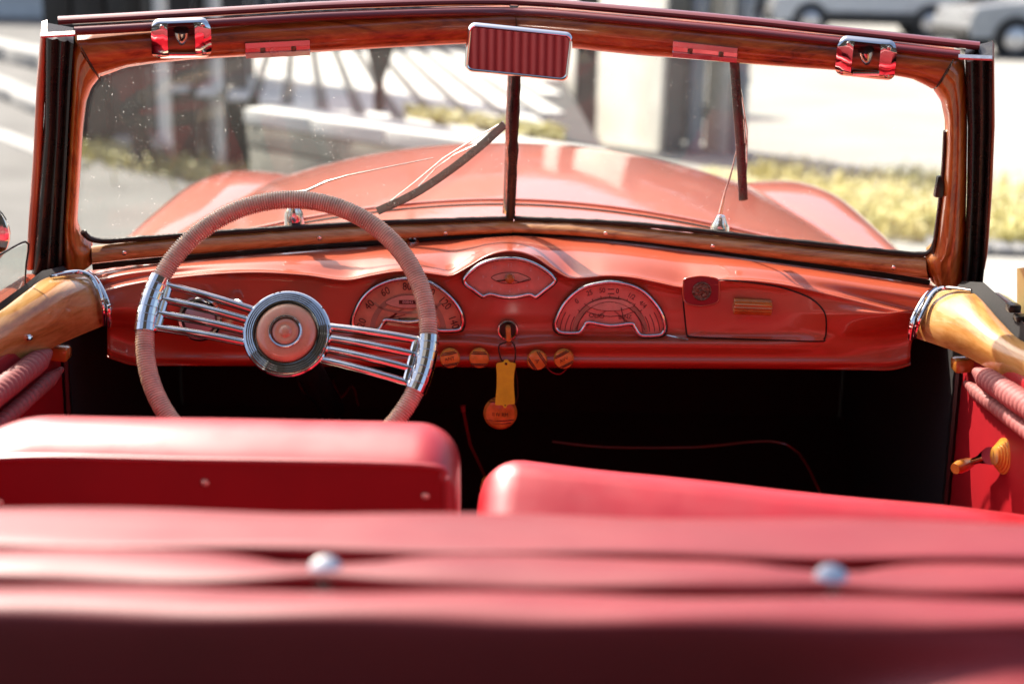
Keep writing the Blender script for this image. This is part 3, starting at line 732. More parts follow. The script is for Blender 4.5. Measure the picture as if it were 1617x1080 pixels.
mb = MB(); mb.grid(cols); dash = part(mb, 'dashboard', 'dash_paint', ang=80)
md = dash.modifiers.new('thick', 'SOLIDIFY'); md.thickness = .002; md.offset = -1

def patch(outline, ctr, lift, rings=5, edge=.003, dome=0.0, curved=True, yy=None):
    """a piece lying on the dashboard face, traced as a star-shaped outline"""
    mb = MB(); cx, cy = ctr
    def at(x, y, l):
        return D(x, y, l) if curved else P(x, y, yy - l)
    rows = [[at(x, y, lift - edge) for x, y in outline]]
    for k in range(rings):
        t = 1 - k / rings; rows.append([at(cx + (x - cx) * t, cy + (y - cy) * t, lift + dome * (1 - t * t)) for x, y in outline])
    rows.append([at(cx, cy, lift + dome)] * len(outline))
    mb.grid(rows, cu=True); return mb
def loop_tube(outline, r, lift, closed=True, yy=None, seg=8):
    mb = MB(); q = [(D(x, y, lift) if yy is None else P(x, y, yy - lift)) for x, y in outline]; mb.tube(q, r, seg, closed=closed); return mb
def px_smooth(pts, per=4, closed=True): return [(p.x, p.y) for p in spline([V((x, y, 0)) for x, y in pts], per, closed)]
def text_mesh(s, fn, size, cx, cy, rot=0.0, sx=1.0, lift=.001):
    cu = bpy.data.curves.new('t', 'FONT'); cu.body = s; cu.size = 1; cu.align_x = 'CENTER'; cu.align_y = 'CENTER'; cu.resolution_u = 3
    o = bpy.data.objects.new('t', cu); col.objects.link(o)
    dg = bpy.context.evaluated_depsgraph_get(); me = o.evaluated_get(dg).to_mesh()
    c_, s_ = math.cos(R(rot)), math.sin(R(rot)); vs = []
    for v in me.vertices:
        x, y = v.co.x * size * sx, -v.co.y * size; vs.append(fn(cx + x * c_ - y * s_, cy + x * s_ + y * c_))
    fs = [tuple(p.vertices) for p in me.polygons]; o.evaluated_get(dg).to_mesh_clear()
    bpy.data.objects.remove(o); bpy.data.curves.remove(cu)
    return MB().add(vs, fs)
def ribbon(pts, wd_, fn):
    pts = [V((*p, 0)) for p in pts]; L_, R_ = [], []
    for i, p in enumerate(pts):
        t = pts[min(i + 1, len(pts) - 1)] - pts[max(i - 1, 0)]; t.normalize(); n_ = V((-t.y, t.x, 0)) * wd_ / 2
        L_.append(fn((p + n_).x, (p + n_).y)); R_.append(fn((p - n_).x, (p - n_).y))
    return MB().grid([L_, R_])

# gauges -----------------------------------------------------------
GL = [(557.3, 506.6), (561, 494), (572, 473), (589.5, 456), (614, 444.7), (639, 440.4), (657.5, 441.6), (680, 447), (698, 458), (715.6, 474.4), (726.8, 491.7), (730.5, 506.6), (729, 516.5), (722, 521.4), (694.6, 522), (686, 518), (679.8, 509), (673.6, 505.3), (645, 508.5), (610.5, 505.3), (605.6, 510), (600.6, 518), (594.4, 521.4), (566, 521.4), (559, 516.5)]
GR = [(877, 513), (879.5, 503), (890, 482), (905.5, 465), (925, 453), (951, 447), (970, 446), (996, 451), (1016, 461), (1033, 478), (1044, 495), (1049.6, 513), (1048, 523.5), (1040.5, 529), (1016, 530), (1008, 526), (1001.5, 516), (996, 511), (964, 514.5), (930, 509), (923.6, 514.5), (917, 523.5), (909, 526), (888.6, 525.5), (879.5, 521)]
GC = [(733.7, 441.5), (741, 432), (756.8, 419.4), (779, 411), (804, 408.4), (825, 410.5), (846, 418), (865, 430), (875.6, 441.5), (873.5, 447.8), (862, 457), (848, 467.8), (844, 468.3), (835.7, 465), (820, 468), (806, 469.4), (790, 468), (774.7, 464.7), (765, 467.8), (761, 467.3), (748, 458), (735.8, 449)]
def gauge(name, outline, ctr, dial, yy, label=None):
    root = part_root(name, car)
    if label: root['label'] = label
    o = px_smooth(outline, 4); cx, cy = ctr
    patch(o, ctr, 0, 4, .006, curved=False, yy=yy).build('dial_face', dial, root)
    loop_tube(o, .0028, .0045, yy=yy, seg=10).build('bezel', 'worn_chrome', root)
    oo = [(cx + (x - cx) * 1.035, cy + (y - cy) * 1.05) for x, y in o]
    loop_tube(oo, .0020, .0008, yy=yy).build('bezel_gasket', 'black_paint', root)
    return root, (lambda x, y: P(x, y, yy - .0008)), (lambda x, y: P(x, y, yy - .0012)), o
def cover(root, o, ctr, yy):
    patch([(ctr[0] + (x - ctr[0]) * .985, ctr[1] + (y - ctr[1]) * .985) for x, y in o], ctr, .0055, 3, .0015, curved=False, yy=yy).build('cover_glass', 'gauge_glass', root)
def ell(cx, cy, rx, ry, a0, a1, n=24): return [(cx + rx * math.cos(R(lerp(a0, a1, i / (n - 1)))), cy + ry * math.sin(R(lerp(a0, a1, i / (n - 1))))) for i in range(n)]
# speedometer
YL = dash_y(645, 480) - .009
root, f1, f2, o = gauge('speedometer', GL, (644, 482), 'dial', YL, 'speedometer with a half-round dial')
ribbon(ell(644, 521, 56, 54, 180, 360, 30), 8, f1).build('dial_band', 'dial_band', root)
lens_ = [(608, 478), (625, 469), (644, 466), (663, 469), (680, 478), (663, 485), (644, 487), (625, 485)]
patch(px_smooth(lens_, 3), (644, 477), .0011, 3, .0008, curved=False, yy=YL).build('inner_window', 'dial_pale', root)
ribbon(ell(644, 470, 56, 24, 160, 20, 20), 4, f1).build('dial_band', 'dial_band', root)
ribbon(px_smooth(lens_, 4) + [lens_[0]], .8, f2).build('dial_line', 'print', root)
MB().add([P(x, y, YL - .0016) for x, y in ((630, 474), (658, 474), (658, 480.5), (630, 480.5))], [(0, 1, 2, 3)]).build('odometer', 'engrave', root)
text_mesh('00842', lambda x, y: P(x, y, YL - .002), 6.0, 644, 477.3, 0, 1.15).build('odometer_digits', 'print_pale', root)
MB().add([P(x, y, YL - .0016) for x, y in ((630, 502), (658, 502), (658, 505.2), (630, 505.2))], [(0, 1, 2, 3)]).build('trip_counter', 'engrave', root)
for i, s in enumerate(('20', '40', '60', '80', '100', '120', '140')):
    a = R([187, 214, 241, 269, 296, 323, 352][i]); x, y = 644 + 73 * math.cos(a), 518 + 65 * math.sin(a) 
    text_mesh(s, f2, 17, x, y, [-70, -48, -25, 0, 25, 48, 70][i], .85).build('numeral', 'print', root)
ribbon([(644, 508), (634, 504), (629, 503)], 1.6, lambda x, y: P(x, y, YL - .003)).build('needle', 'print', root)
ribbon([(606, 505), (640, 497)], .9, f2).build('needle', 'print', root)
cover(root, o, (644, 482), YL)
# oil and fuel gauge
YR = dash_y(964, 485) - .009
root, f1, f2, o = gauge('oil_fuel_gauge', GR, (964, 486), 'dial_red', YR, 'combined oil and fuel gauge with a half-round dial')
for rx, ry in ((79, 72), (71, 65), (63, 58)):
    for a0, a1 in ((184, 208), (332, 357)): ribbon(ell(963, 527, rx, ry, a0, a1, 10), 1.0, f2).build('dial_line', 'print', root)
ribbon(ell(963, 527, 56, 55, 182, 358, 40), 8, f1).build('dial_band', 'dial_band', root)
ribbon(ell(963, 527, 52, 50, 182, 358, 40), 1, f2).build('dial_line', 'print', root)
ribbon(ell(963, 527, 60, 57, 215, 326, 40), 1, f2).build('dial_line', 'print', root)
lens_ = [(927, 482), (944, 474), (964, 472), (984, 474), (1002, 482), (984, 489), (964, 491), (944, 489)]
patch(px_smooth(lens_, 3), (964, 482), .0012, 3, .0008, curved=False, yy=YR).build('inner_window', 'dial_pale', root)
ribbon(px_smooth(lens_, 4) + [lens_[0]], .8, f2).build('dial_line', 'print', root)
ribbon([(909, 520), (915, 507), (926, 492), (944, 498), (964, 500), (986, 498), (1002, 492), (1012, 507), (1018, 521)], 1, f2).build('dial_line', 'print', root)
for s, x, y, z_, ro in (('0', 911, 476, 11, -35), ('25', 931, 463, 11, -18), ('50', 951, 459, 11, -4), ('0', 975, 460, 11, 6), ('1/2', 997, 468, 11, 28), ('4/4', 1015, 481, 11, 45)):
    text_mesh(s, f2, z_, x, y, ro, .9).build('numeral', 'print', root)
text_mesh('OLIO', f2, 9.5, 942, 499, 4, 1.1).build('lettering', 'print', root); text_mesh('BENZ', f2, 8.5, 987, 501, -2, 1.0).build('lettering', 'print', root)
for y in (457, 464): ribbon([(960, y), (970, y)], 1.2, f2).build('dial_line', 'print', root)
for i in range(9):
    a = R(lerp(218, 322, i / 8)); x, y = 963 + 60 * math.cos(a), 527 + 57 * math.sin(a); ribbon([(x, y), (x + 4 * math.cos(a), y + 4 * math.sin(a))], 1, f2).build('tick', 'print', root)
ribbon([(986, 508), (983, 496), (981, 486)], 1.3, lambda x, y: P(x, y, YR - .003)).build('needle', 'engrave', root)
cover(root, o, (964, 486), YR)
# clock
YC = dash_y(805, 440) - .010
root, f1, f2, o = gauge('dashboard_clock', GC, (805, 440), 'dial_red', YC, 'clock with an eye-shaped dial')
lens_ = [(776, 438.5), (790, 432), (805, 430.5), (820, 432), (838, 441), (822, 446), (806, 448), (790, 446)]
patch(px_smooth(lens_, 3), (805, 439), .0011, 3, .0008, curved=False, yy=YC).build('inner_window', 'dial_pale', root)
ribbon(px_smooth(lens_, 4) + [lens_[0]], 1.0, f2).build('dial_line', 'print', root)
for s, x, y, z_ in (('12', 805, 419, 8), ('10', 780, 423, 8), ('9', 763, 438, 7), ('8', 777, 452, 6), ('7', 790, 458, 6), ('6', 805, 460, 6), ('5', 819, 458, 6), ('4', 832, 452, 6), ('3', 850, 440, 7), ('2', 838, 426, 8)):
    text_mesh(s, f2, z_, x, y).build('numeral', 'print_pale', root)
ribbon([(805, 440), (796, 443), (784, 444)], 2.2, lambda x, y: P(x, y, YC - .0026)).build('hour_hand', 'engrave', root)
ribbon([(805, 440), (820, 446), (836, 441)], 1.4, lambda x, y: P(x, y, YC - .003)).build('minute_hand', 'engrave', root)
mb = MB(); mb.lathe([(.0078, 0), (.0074, .003), (.005, .0045), (0, .005)], P(805, 440, YC - .0035), (0, -1, .05), 20); mb.build('clock_knob', 'dark_amber', root)
cover(root, o, (805, 440), YC)

# ignition lock, knobs ----------------------------------------------
face_n = V((0, -1, .06)).normalized()
yi = dash_y(802, 521) - .004; ci = P(802, 521, yi)
ir = part_root('ignition_lock', car)
mb = MB(); mb.lathe([(.0175, -.012), (.0175, .001), (.0165, .004), (.0145, .0045), (.0128, .0025), (.0125, -.004)], ci, face_n, 32); mb.build('lock_ring', 'worn_chrome', ir)
mb = MB(); mb.lathe([(.0125, -.004), (.0124, -.002), (0, -.002)], ci, face_n, 24); mb.build('lock_barrel', 'black_paint', ir)
def knob(px, py, rot, txt, lines):
    kr = part_root('dash_knob', car); c_ = D(px, py, .004); n_ = face_n
    u = V((math.cos(R(rot)), 0, -math.sin(R(rot)))); u = (u - n_ * u.dot(n_)).normalized(); b = n_.cross(u)
    if b.z < 0: b = -b
    mb = MB(); mb.lathe([(.006, -.012), (.006, .004), (.013, .006), (.0165, .009), (.0168, .014), (.0150, .0175), (.009, .019), (0, .0194)], c_, n_, 28); mb.build('knob_head', 'amber', kr)
    def on(x, y):                            # x along the stripes, y across
        r2 = (x * x + y * y) / .0165 ** 2; return c_ + u * x + b * y + n_ * (.0200 - .0032 * r2)
    for y in lines:
        hw = math.sqrt(max(0, .0150 ** 2 - y * y)); mb = MB(); mb.tube([on(lerp(-hw, hw, k / 8), y) for k in range(9)], .0009, 6); mb.build('groove', 'engrave', kr)
    if txt:
        text_mesh(txt, lambda x, y: on(x * .001, -y * .001) , 8 if len(txt) > 1 else 10, 0, 0, 0, 1).build('lettering', 'engrave', kr)
knob(711, 563, -12, 'ANT', (.0105, .0078, -.0085, -.011)); knob(757, 563, 0, None, (.0110, .0082, -.0085, -.011))
knob(848, 566, 55, 'A', (.0105, .0080, -.0088, -.0112)); knob(890, 564, -28, 'AVV', (.0105, .0080, -.0088, -.0112))

# glovebox, badge, vent, switches ------------------------------------
GB = [(1081, 446), (1085, 522), (1089, 528), (1098, 531), (1200, 535), (1292, 538), (1300, 535), (1303, 526), (1303, 502), (1297, 488), (1282, 474), (1258, 463), (1228, 454), (1190, 448), (1150, 444), (1110, 443)]
gb = px_smooth(GB, 4); gr_ = part_root('glovebox', car)
patch(gb, (1195, 495), .0042, 8, .004, .001).build('glovebox_lid', 'dash_paint', gr_, 60)
loop_tube([(1195 + (x - 1195) * 1.009, 495 + (y - 495) * 1.02) for x, y in gb], .0016, .0008).build('lid_gap', 'black_paint', gr_)
hc = D(1188, 485, .012); mb = MB(); hl = .0305
rows = []
for i in range(29):
    a = lerp(0, 2 * math.pi, i / 28); rr2 = 1 + .07 * math.cos(a * 14)
    rows.append((.0105 * math.cos(a) * rr2, .0120 * math.sin(a) * rr2))
tl = R(1.2)
mb.grid([[hc + V((sx * hl * 1.0, y_, z_ - sx * hl * math.sin(tl))) * 1.0 if abs(sx) < 1 else hc + V((sx * hl, y_ * .9, z_ * .9 - sx * hl * math.sin(tl))) for y_, z_ in rows[:-1]] for sx in (-1, -.96, .96, 1)], cu=True, capu=True)
mb.build('lid_handle', 'dark_amber', gr_)
bo = px_smooth([(1080, 442), (1090, 438.5), (1107, 436.5), (1124, 438.5), (1134, 442), (1135.5, 450), (1135.5, 466), (1134, 476), (1124, 481), (1107, 483.5), (1090, 481), (1081, 476), (1079, 466), (1079, 450)], 3)
br = part_root('dash_badge', car)
yb_ = min(dash_y(1107, 442), dash_y(1107, 478)) - .004
patch(bo, (1107, 460), .006, 4, .018, .0005, False, yb_).build('badge_plate', 'red_plastic', br)
loop_tube(bo, .0014, .0058, yy=yb_).build('badge_rim', 'dash_paint', br)
mb = MB(); mb.lathe([(.0155, -.002), (.0155, .002), (.0140, .0028), (.0125, .0018), (0, .0022)], P(1108, 460, yb_ - .0065), (0, -1, 0), 32); mb.build('medallion', 'bronze', br)
text_mesh('S C', lambda x, y: P(x, y, yb_ - .0092), 9, 1108, 460).build('medallion_relief', 'bronze', br)
# small lever right of the gauge
mb = MB(); mb.tube([D(1052, 529, .002), D(1066, 532, .005), D(1078, 535, .004), D(1086, 536, .001)], [.0012, .002, .0024, .001], 8); part(mb, 'panel_catch', 'worn_chrome')
# round switch behind the spokes and its lever
vc = D(316, 503, .014); vr = part_root('dash_lamp', car)
mb = MB(); mb.lathe([(.036, -.004), (.036, .004), (.033, .008), (.029, .008), (.027, .003), (.027, -.004)], vc, (0, -1, .15), 36); mb.build('lamp_ring', 'chrome', vr)
mb = MB(); mb.lathe([(.027, .0), (.025, .006), (.016, .010), (0, .012)], vc, (0, -1, .15), 32); mb.build('lamp_lens', 'lens_pink', vr)
mb = MB(); mb.tube([D(364, 474, .004), D(370, 473, .03), D(378, 478, .04), D(383, 487, .04)], [.003, .0045, .006, .005], 10); part(mb, 'dash_lever', 'chrome')
# ring and cream peg on the dash top
ec = P(651, 383, 2.40); er = part_root('dash_eyelet', car)
mb = MB(); mb.lathe([(.013, -.006), (.014, .000), (.012, .005), (.007, .006), (.005, .002), (.005, -.006)], ec, (.1, -.6, 1), 24); mb.build('eyelet_ring', 'worn_chrome', er)
mb = MB(); mb.tube([P(641, 381, 2.40), P(636, 368, 2.405), P(633, 352, 2.41)], [.0045, .0048, .0038], 10); mb.build('cream_peg', 'cream_plastic', er)

# ---- key bunch hanging from the lock
kb = thing('key_bunch', ci, 'key in the dashboard lock with a yellow tag and a round amber fob', 'keys')
mb = MB(); kp = ci + face_n * .012; mb.box(ci + face_n * .012 + V((.001, 0, -.003)), (.0085, .022, .026), Matrix.Rotation(R(-4), 3, 'Y'), .003); mb.build('key', 'amber', kb)
yk = yi - .020
rp = px_smooth([(797, 541), (788, 546), (789, 560), (795, 573), (803, 578), (812, 572), (814, 556), (811, 543), (804, 539)], 4)
mb = MB(); mb.tube([P(x, y, yk) for x, y in rp], .0013, 8, closed=True); mb.build('key_ring', 'engrave', kb)
tg = [(787, 573), (794, 572), (797, 568.5), (802, 568.5), (805, 572), (813, 573.5), (814.5, 577), (812, 590), (811.5, 610), (813, 634), (811, 638), (802, 639), (799.5, 643.5), (796, 644), (793, 640), (784, 639.5), (782, 636), (784, 612), (784.5, 592), (783.5, 577)]
def tag_y(x, y): return yk - .004 - .0015 * math.sin((x - 783) / 30 * math.pi * 1.5) - (y - 570) * .00006
mb = MB(); fr_ = [P(x, y, tag_y(x, y)) for x, y in px_smooth(tg, 3)]; mb.prism(fr_, (0, .0016, 0)); mb.build('tag', 'yellow_plastic', kb)
for x, y, r_ in ((799, 574.5, .0022), (797.5, 640, .0012)):
    mb = MB(); mb.lathe([(r_, 0), (r_ * .9, .0004), (0, .0004)], P(x, y, tag_y(x, y) - .0004), (0, -1, 0), 12); mb.build('tag_hole', 'engrave', kb)
fc = P(790, 652, yk + .012); mb = MB(); mb.lathe([(0, -.009), (.015, -.0085), (.024, -.006), (.0282, 0), (.024, .006), (.015, .0085), (0, .0095)], fc, (0.04, -1, .06), 36); fob = mb.build('fob', 'amber', kb)
def fp(x, y):
    r2 = ((x - 790) ** 2 + (y - 652) ** 2) / 28.0 ** 2; return P(x, y, yk + .012 - .0104 + .0052 * r2)
for a, b, yy in ((769, 811, 663), (774, 807, 667.5), (772, 806, 634), (777, 802, 630)):
    mb = MB(); mb.tube([fp(lerp(a, b, k / 10), yy + 1.5 * math.sin(k / 10 * math.pi)) for k in range(11)], .0008, 6); mb.build('groove', 'engrave', kb)
text_mesh('II IV RM', fp, 8.6, 790, 655, 2, .9).build('lettering', 'engrave', kb)
mb = MB(); mb.tube([P(812, 575, yk + .004), P(817, 600, yk + .006), P(818, 625, yk + .008), P(814, 638, yk + .010)], .0010, 6); mb.build('fob_cord', 'engrave', kb)

# ---- steering wheel
YW = 1.97
wc = P(453, 527, YW)
WE = 29.0
nw = V((0, -math.cos(R(WE)), math.sin(R(WE))))                # axis towards the driver
ux = V((1, 0, 0)); uz = nw.cross(ux); uz = uz if uz.z > 0 else -uz
dist = (wc - CAM).dot(CM @ V((0, 0, -1)))
k_px = dist / F
RW = 223.5 * k_px; rt = 15.0 * k_px
sw_ = part_root('steering_wheel', car)
def wp(a, r, h=0.0): return wc + (ux * math.cos(a) + uz * math.sin(a)) * r + nw * h
AL, ARr = R(180 - 11.5), R(-11.5)
def rim_seg(a0, a1, nr, name):
    rows = []; da = (a1 - a0) / nr; sg = 14
    for i in range(nr):
        for f_, rr2 in ((.06, .83), (.30, 1.0), (.70, 1.0), (.94, .83)):
            a = a0 + da * (i + f_); tn = [ ]
            c_ = wp(a, RW); er_ = (ux * math.cos(a) + uz * math.sin(a))
            rr3 = rt * rr2 * (1 + .012 * math.sin(i * 1.7) )
            rows.append([c_ + (er_ * math.cos(t) + nw * math.sin(t)) * rr3 for t in [k * 2 * math.pi / sg for k in range(sg)]])
    mb = MB(); mb.grid(rows, cu=True, capu=True); return mb.build(name, 'cord', sw_, 60)
ca = R(11.5)
rim_seg(ARr + ca, AL - ca, 150, 'rim'); rim_seg(AL + ca, ARr - ca + 2 * math.pi, 150, 'rim')
for ac in (AL, ARr):
    rows = []; sg = 20; n = 7
    prof = [(0, .6)]
    for i in range(n): prof += [(i / n + .004, 1.08), (i / n + .012, 1.15), ((i + 1) / n - .012, 1.15), ((i + 1) / n - .004, 1.08)]
    prof += [(1, .6)]
    for t, s2 in prof:
        a = ac - ca * 1.04 + 2.08 * ca * t; c_ = wp(a, RW); er_ = ux * math.cos(a) + uz * math.sin(a)
        rows.append([c_ + (er_ * math.cos(q_) + nw * math.sin(q_)) * rt * s2 for q_ in [k * 2 * math.pi / sg for k in range(sg)]])
    mb = MB(); mb.grid(rows, cu=True, capu=True); mb.build('rim_clamp', 'chrome', sw_, 18)
    er_ = ux * math.cos(ac) + uz * math.sin(ac); et = -ux * math.sin(ac) + uz * math.cos(ac)
    mb = MB(); q0 = wc + er_ * (RW - rt * 1.45); mb.tube([q0 + et * s2 * 38 * k_px for s2 in (-1, -.5, 0, .5, 1)], 6 * k_px, 10); mb.build('spoke_end', 'chrome', sw_)
    for j in range(4):
        o1, o0 = (j - 1.5) * 23.5 * k_px, (j - 1.5) * 18.0 * k_px
        a_, b_3 = wc + er_ * 60 * k_px + et * o0 - nw * .006, wc + er_ * (RW - rt * 1.2) + et * o1
        d_ = (b_3 - a_).normalized(); s2 = nw.cross(d_).normalized(); rows = []
        hw, hh = 5.5 * k_px, 5.5 * k_px
        sec = [(-hw, -hh), (-hw, hh * .35), (-hw * .55, hh * .9), (-hw * .3, hh), (hw * .3, hh), (hw * .55, hh * .9), (hw, hh * .35), (hw, -hh)]
        for t in [k / 12 for k in range(13)]:
            q = a_.lerp(b_3, t) + nw * (.006 * math.sin(t * math.pi)); wv = 1 + .02 * math.sin(t * 23 + j)
            rows.append([q + s2 * x * wv + nw * y for x, y in sec])
        mb = MB(); mb.grid(rows, cu=True, capu=True); mb.build('spoke', 'chrome', sw_, 30)
K = k_px
mb = MB(); prof = [(40, -26), (66, -20), (70, -10), (70, 0), (68, 3), (66, 3.5)]
for i in range(4):
    r0 = 65.5 - i * 3.4; prof += [(r0, 4.5 + i * .6), (r0 - .8, 7.5 + i * .6), (r0 - 2.0, 7.8 + i * .6), (r0 - 2.8, 4.8 + i * .6)]
prof += [(51.5, 10), (50.5, 10), (49.6, 5), (49.5, 0)]
mb.lathe([(r * K, h * K) for r, h in prof], wc, nw, 72); mb.build('hub_ring', 'chrome', sw_, 28)
mb = MB(); mb.lathe([(r * K, h * K) for r, h in [(49, 0), (48, 4), (47, 8), (44, 11.5), (38, 14), (30, 15.5), (27, 15.5), (26, 12)]], wc, nw, 64); mb.build('horn_pad', 'ivory_amber', sw_, 50)
mb = MB(); mb.lathe([(r * K, h * K) for r, h in [(27.5, 12), (27, 17), (25.5, 19), (23.5, 18.5), (22.3, 15), (22, 10)]], wc, nw, 56); mb.build('horn_ring', 'chrome', sw_, 50)
mb = MB(); mb.lathe([(r * K, h * K) for r, h in [(22, 10), (21.5, 14), (19.5, 16), (14, 16.5), (10.5, 15.5), (9.5, 16), (8, 18), (4, 19), (0, 19.2)]], wc, nw, 48); mb.build('horn_button', 'ivory_amber', sw_, 50)
mb = MB(); mb.tube([wc - nw * .025, wc - nw * .12, wc - nw * .55], [.030, .024, .022], 20); mb.build('steering_column', 'black_paint', sw_)

# ---- doors, caps, rolls
def loft(curves, n, per, name, mat, parent=None, ang=60, label=None):
    rows = [resample(spline(c_, 6), n) for c_ in curves]
    colsl = [spline([r_[i] for r_ in rows], per) for i in range(n)]
    mb = MB(); mb.grid(colsl); return part(mb, name, mat, parent, ang, label)
def d3(tab): return [P(*t) for t in tab]
dl = part_root('left_door', car); dr = part_root('right_door', car)
dl['label'] = 'left door with honey wooden cap'; dr['label'] = 'right door with honey wooden cap'
capL = loft([d3([(-200, 742, 1.60), (-60, 640, 1.80), (0, 588, 1.90), (50, 566, 1.98), (100, 541, 2.06), (164, 514, 2.16)]),
             d3([(-200, 690, 1.585), (-60, 600, 1.785), (0, 556, 1.885), (50, 528, 1.965), (100, 502, 2.045), (158, 476, 2.15)]),
             d3([(-200, 640, 1.60), (-60, 560, 1.80), (0, 522, 1.90), (50, 488, 1.98), (98, 458, 2.065), (148, 446, 2.165)]),
             d3([(-200, 610, 1.63), (-60, 528, 1.84), (0, 492, 1.94), (40, 462, 2.02), (78, 438, 2.11), (138, 431, 2.20)]),
             d3([(-200, 622, 1.64), (-60, 536, 1.85), (0, 498, 1.95), (40, 468, 2.03), (78, 443, 2.12), (138, 436, 2.21)])], 40, 6, 'door_cap', 'door_wood', dl)
capR = loft([d3([(1830, 720, 1.60), (1690, 655, 1.78), (1617, 618, 1.90), (1560, 582, 1.99), (1510, 556, 2.07), (1447, 534, 2.16)]),
             d3([(1830, 680, 1.585), (1690, 622, 1.765), (1617, 588, 1.885), (1560, 555, 1.975), (1512, 528, 2.055), (1455, 508, 2.15)]),
             d3([(1830, 640, 1.60), (1690, 590, 1.78), (1617, 560, 1.90), (1565, 527, 1.99), (1515, 492, 2.075), (1466, 476, 2.165)]),
             d3([(1830, 600, 1.63), (1690, 560, 1.82), (1617, 540, 1.94), (1578, 506, 2.02), (1534, 462, 2.11), (1482, 456, 2.20)]),
             d3([(1830, 606, 1.64), (1690, 566, 1.83), (1617, 546, 1.95), (1578, 512, 2.03), (1534, 468, 2.12), (1482, 461, 2.21)])], 40, 6, 'door_cap', 'door_wood', dr)
# chrome end bands between the caps and the dashboard
def band(pts, r, parent, name='cap_trim', mat='chrome'):
    mb = MB(); q = resample(spline([P(*t) for t in pts], 6), 30); mb.tube(q, [r * (1 - .35 * abs(2 * i / 29 - 1) ** 3) for i in range(30)], 10, flat=1.0); return mb.build(name, mat, parent)
band([(80, 436, 2.10), (120, 430, 2.15), (143, 437, 2.155), (156, 460, 2.145), (163, 488, 2.14), (164, 513, 2.15)], .0040, dl)
band([(140, 430, 2.19), (154, 446, 2.17), (166, 470, 2.155), (172, 492, 2.15), (172, 516, 2.155)], .0048, dl)
band([(148, 437, 2.18), (160, 462, 2.16), (167, 490, 2.15), (168, 514, 2.155)], .0040, dl, 'trim_gasket', 'black_paint')
band([(1534, 459, 2.11), (1496, 455, 2.15), (1476, 462, 2.155), (1461, 486, 2.145), (1450, 510, 2.14), (1444, 534, 2.15)], .0040, dr)
band([(1478, 454, 2.19), (1464, 466, 2.17), (1449, 490, 2.155), (1439, 514, 2.15), (1436, 536, 2.155)], .0048, dr)
band([(1472, 458, 2.18), (1456, 486, 2.16), (1445, 512, 2.15), (1440, 536, 2.155)], .0040, dr, 'trim_gasket', 'black_paint')
for p_, par in (((46, 533, 1.955), dl), ((1574, 555, 1.965), dr)):
    mb = MB(); mb.lathe([(.0045, -.004), (.0045, .002), (.002, .004), (0, .004)], P(*p_), ((1 if par is dl else -1) * .5, -.8, .2), 12); mb.build('cap_screw', 'chrome', par)
# black window channel outside the caps
mb = MB(); mb.grid([d3([(-80, 545, 1.84), (0, 496, 1.945), (40, 466, 2.03), (80, 440, 2.12), (110, 430, 2.19)]), d3([(-80, 530, 1.85), (0, 478, 1.96), (36, 452, 2.04), (66, 428, 2.13), (100, 420, 2.22)]), d3([(-80, 540, 1.90), (0, 486, 2.0), (36, 458, 2.09), (60, 434, 2.18), (95, 424, 2.25)])]); mb.build('window_channel', 'canvas', dl)
mb = MB(); mb.grid([d3([(1690, 568, 1.82), (1617, 545, 1.945), (1580, 510, 2.03), (1536, 466, 2.12), (1505, 458, 2.19)]), d3([(1690, 540, 1.84), (1617, 510, 1.965), (1590, 480, 2.04), (1553, 446, 2.13), (1520, 444, 2.22)]), d3([(1690, 545, 1.90), (1617, 515, 2.02), (1595, 484, 2.09), (1560, 452, 2.18), (1525, 448, 2.25)])]); mb.build('window_channel', 'canvas', dr)
# side panes wound nearly down
def thick_pane(pts, off, name, parent, mat='side_glass'):
    mb = MB(); mb.prism([P(*t) for t in pts], off); return mb.build(name, mat, parent)
thick_pane([(-120, 455, 1.86), (0, 403, 2.00), (43, 383, 2.06), (39, 460, 2.06), (0, 492, 1.98), (-120, 560, 1.82)], (-.005, 0, 0), 'quarter_pane', dl)
band([(-120, 453, 1.86), (-40, 420, 1.95), (0, 402, 2.00), (43, 382, 2.06), (41, 420, 2.06), (39, 458, 2.06)], .0016, dl, 'pane_edge', 'rubber')
thick_pane([(1606, 424, 2.02), (1640, 420, 1.98), (1640, 530, 1.98), (1606, 484, 2.02)], (.006, .004, 0), 'quarter_pane', dr, 'cream_plastic')
mb = MB(); q = P(1600, 486, 2.0); mb.box(q, (.018, .02, .012), None, .003); mb.box(q + V((.010, -.012, -.012)), (.022, .02, .010), None, .003); mb.build('pane_clamp', 'rubber', dr)
# outside mirror on the left door
mm_ = P(-44, 370, 2.22); mr = part_root('door_mirror', dl)
om = part_root('door_mirror', car); bpy.data.objects.remove(mr)
mb = MB(); mb.lathe([(.050, .012), (.056, .010), (.058, 0), (.054, -.016), (.035, -.034), (0, -.042)], mm_, (.25, -1, .05), 32); mb.build('mirror_shell', 'chrome', om)
mb = MB(); mb.lathe([(.0505, .008), (.0505, .0105), (0, .0105)], mm_, (.25, -1, .05), 32); mb.build('mirror_glass', 'mirror_glass', om)
mb = MB(); mb.tube([mm_ + V((0, .03, -.02)), mm_ + V((-.01, .05, -.12)), P(-10, 470, 2.28)], .006, 10); mb.build('mirror_stem', 'chrome', om)
# inner door panels
for sd, par in ((-1, dl), (1, dr)):
    mb = MB(); mb.box((sd * .715, 1.46, .66), (.03, 1.34, .60), None, .008); mb.build('door_panel', 'panel_leather', par)
    mb = MB(); mb.box((sd * .775, 1.3, .70), (.05, 1.9, .60), None, .02); mb.build('door_skin', 'paint', par)
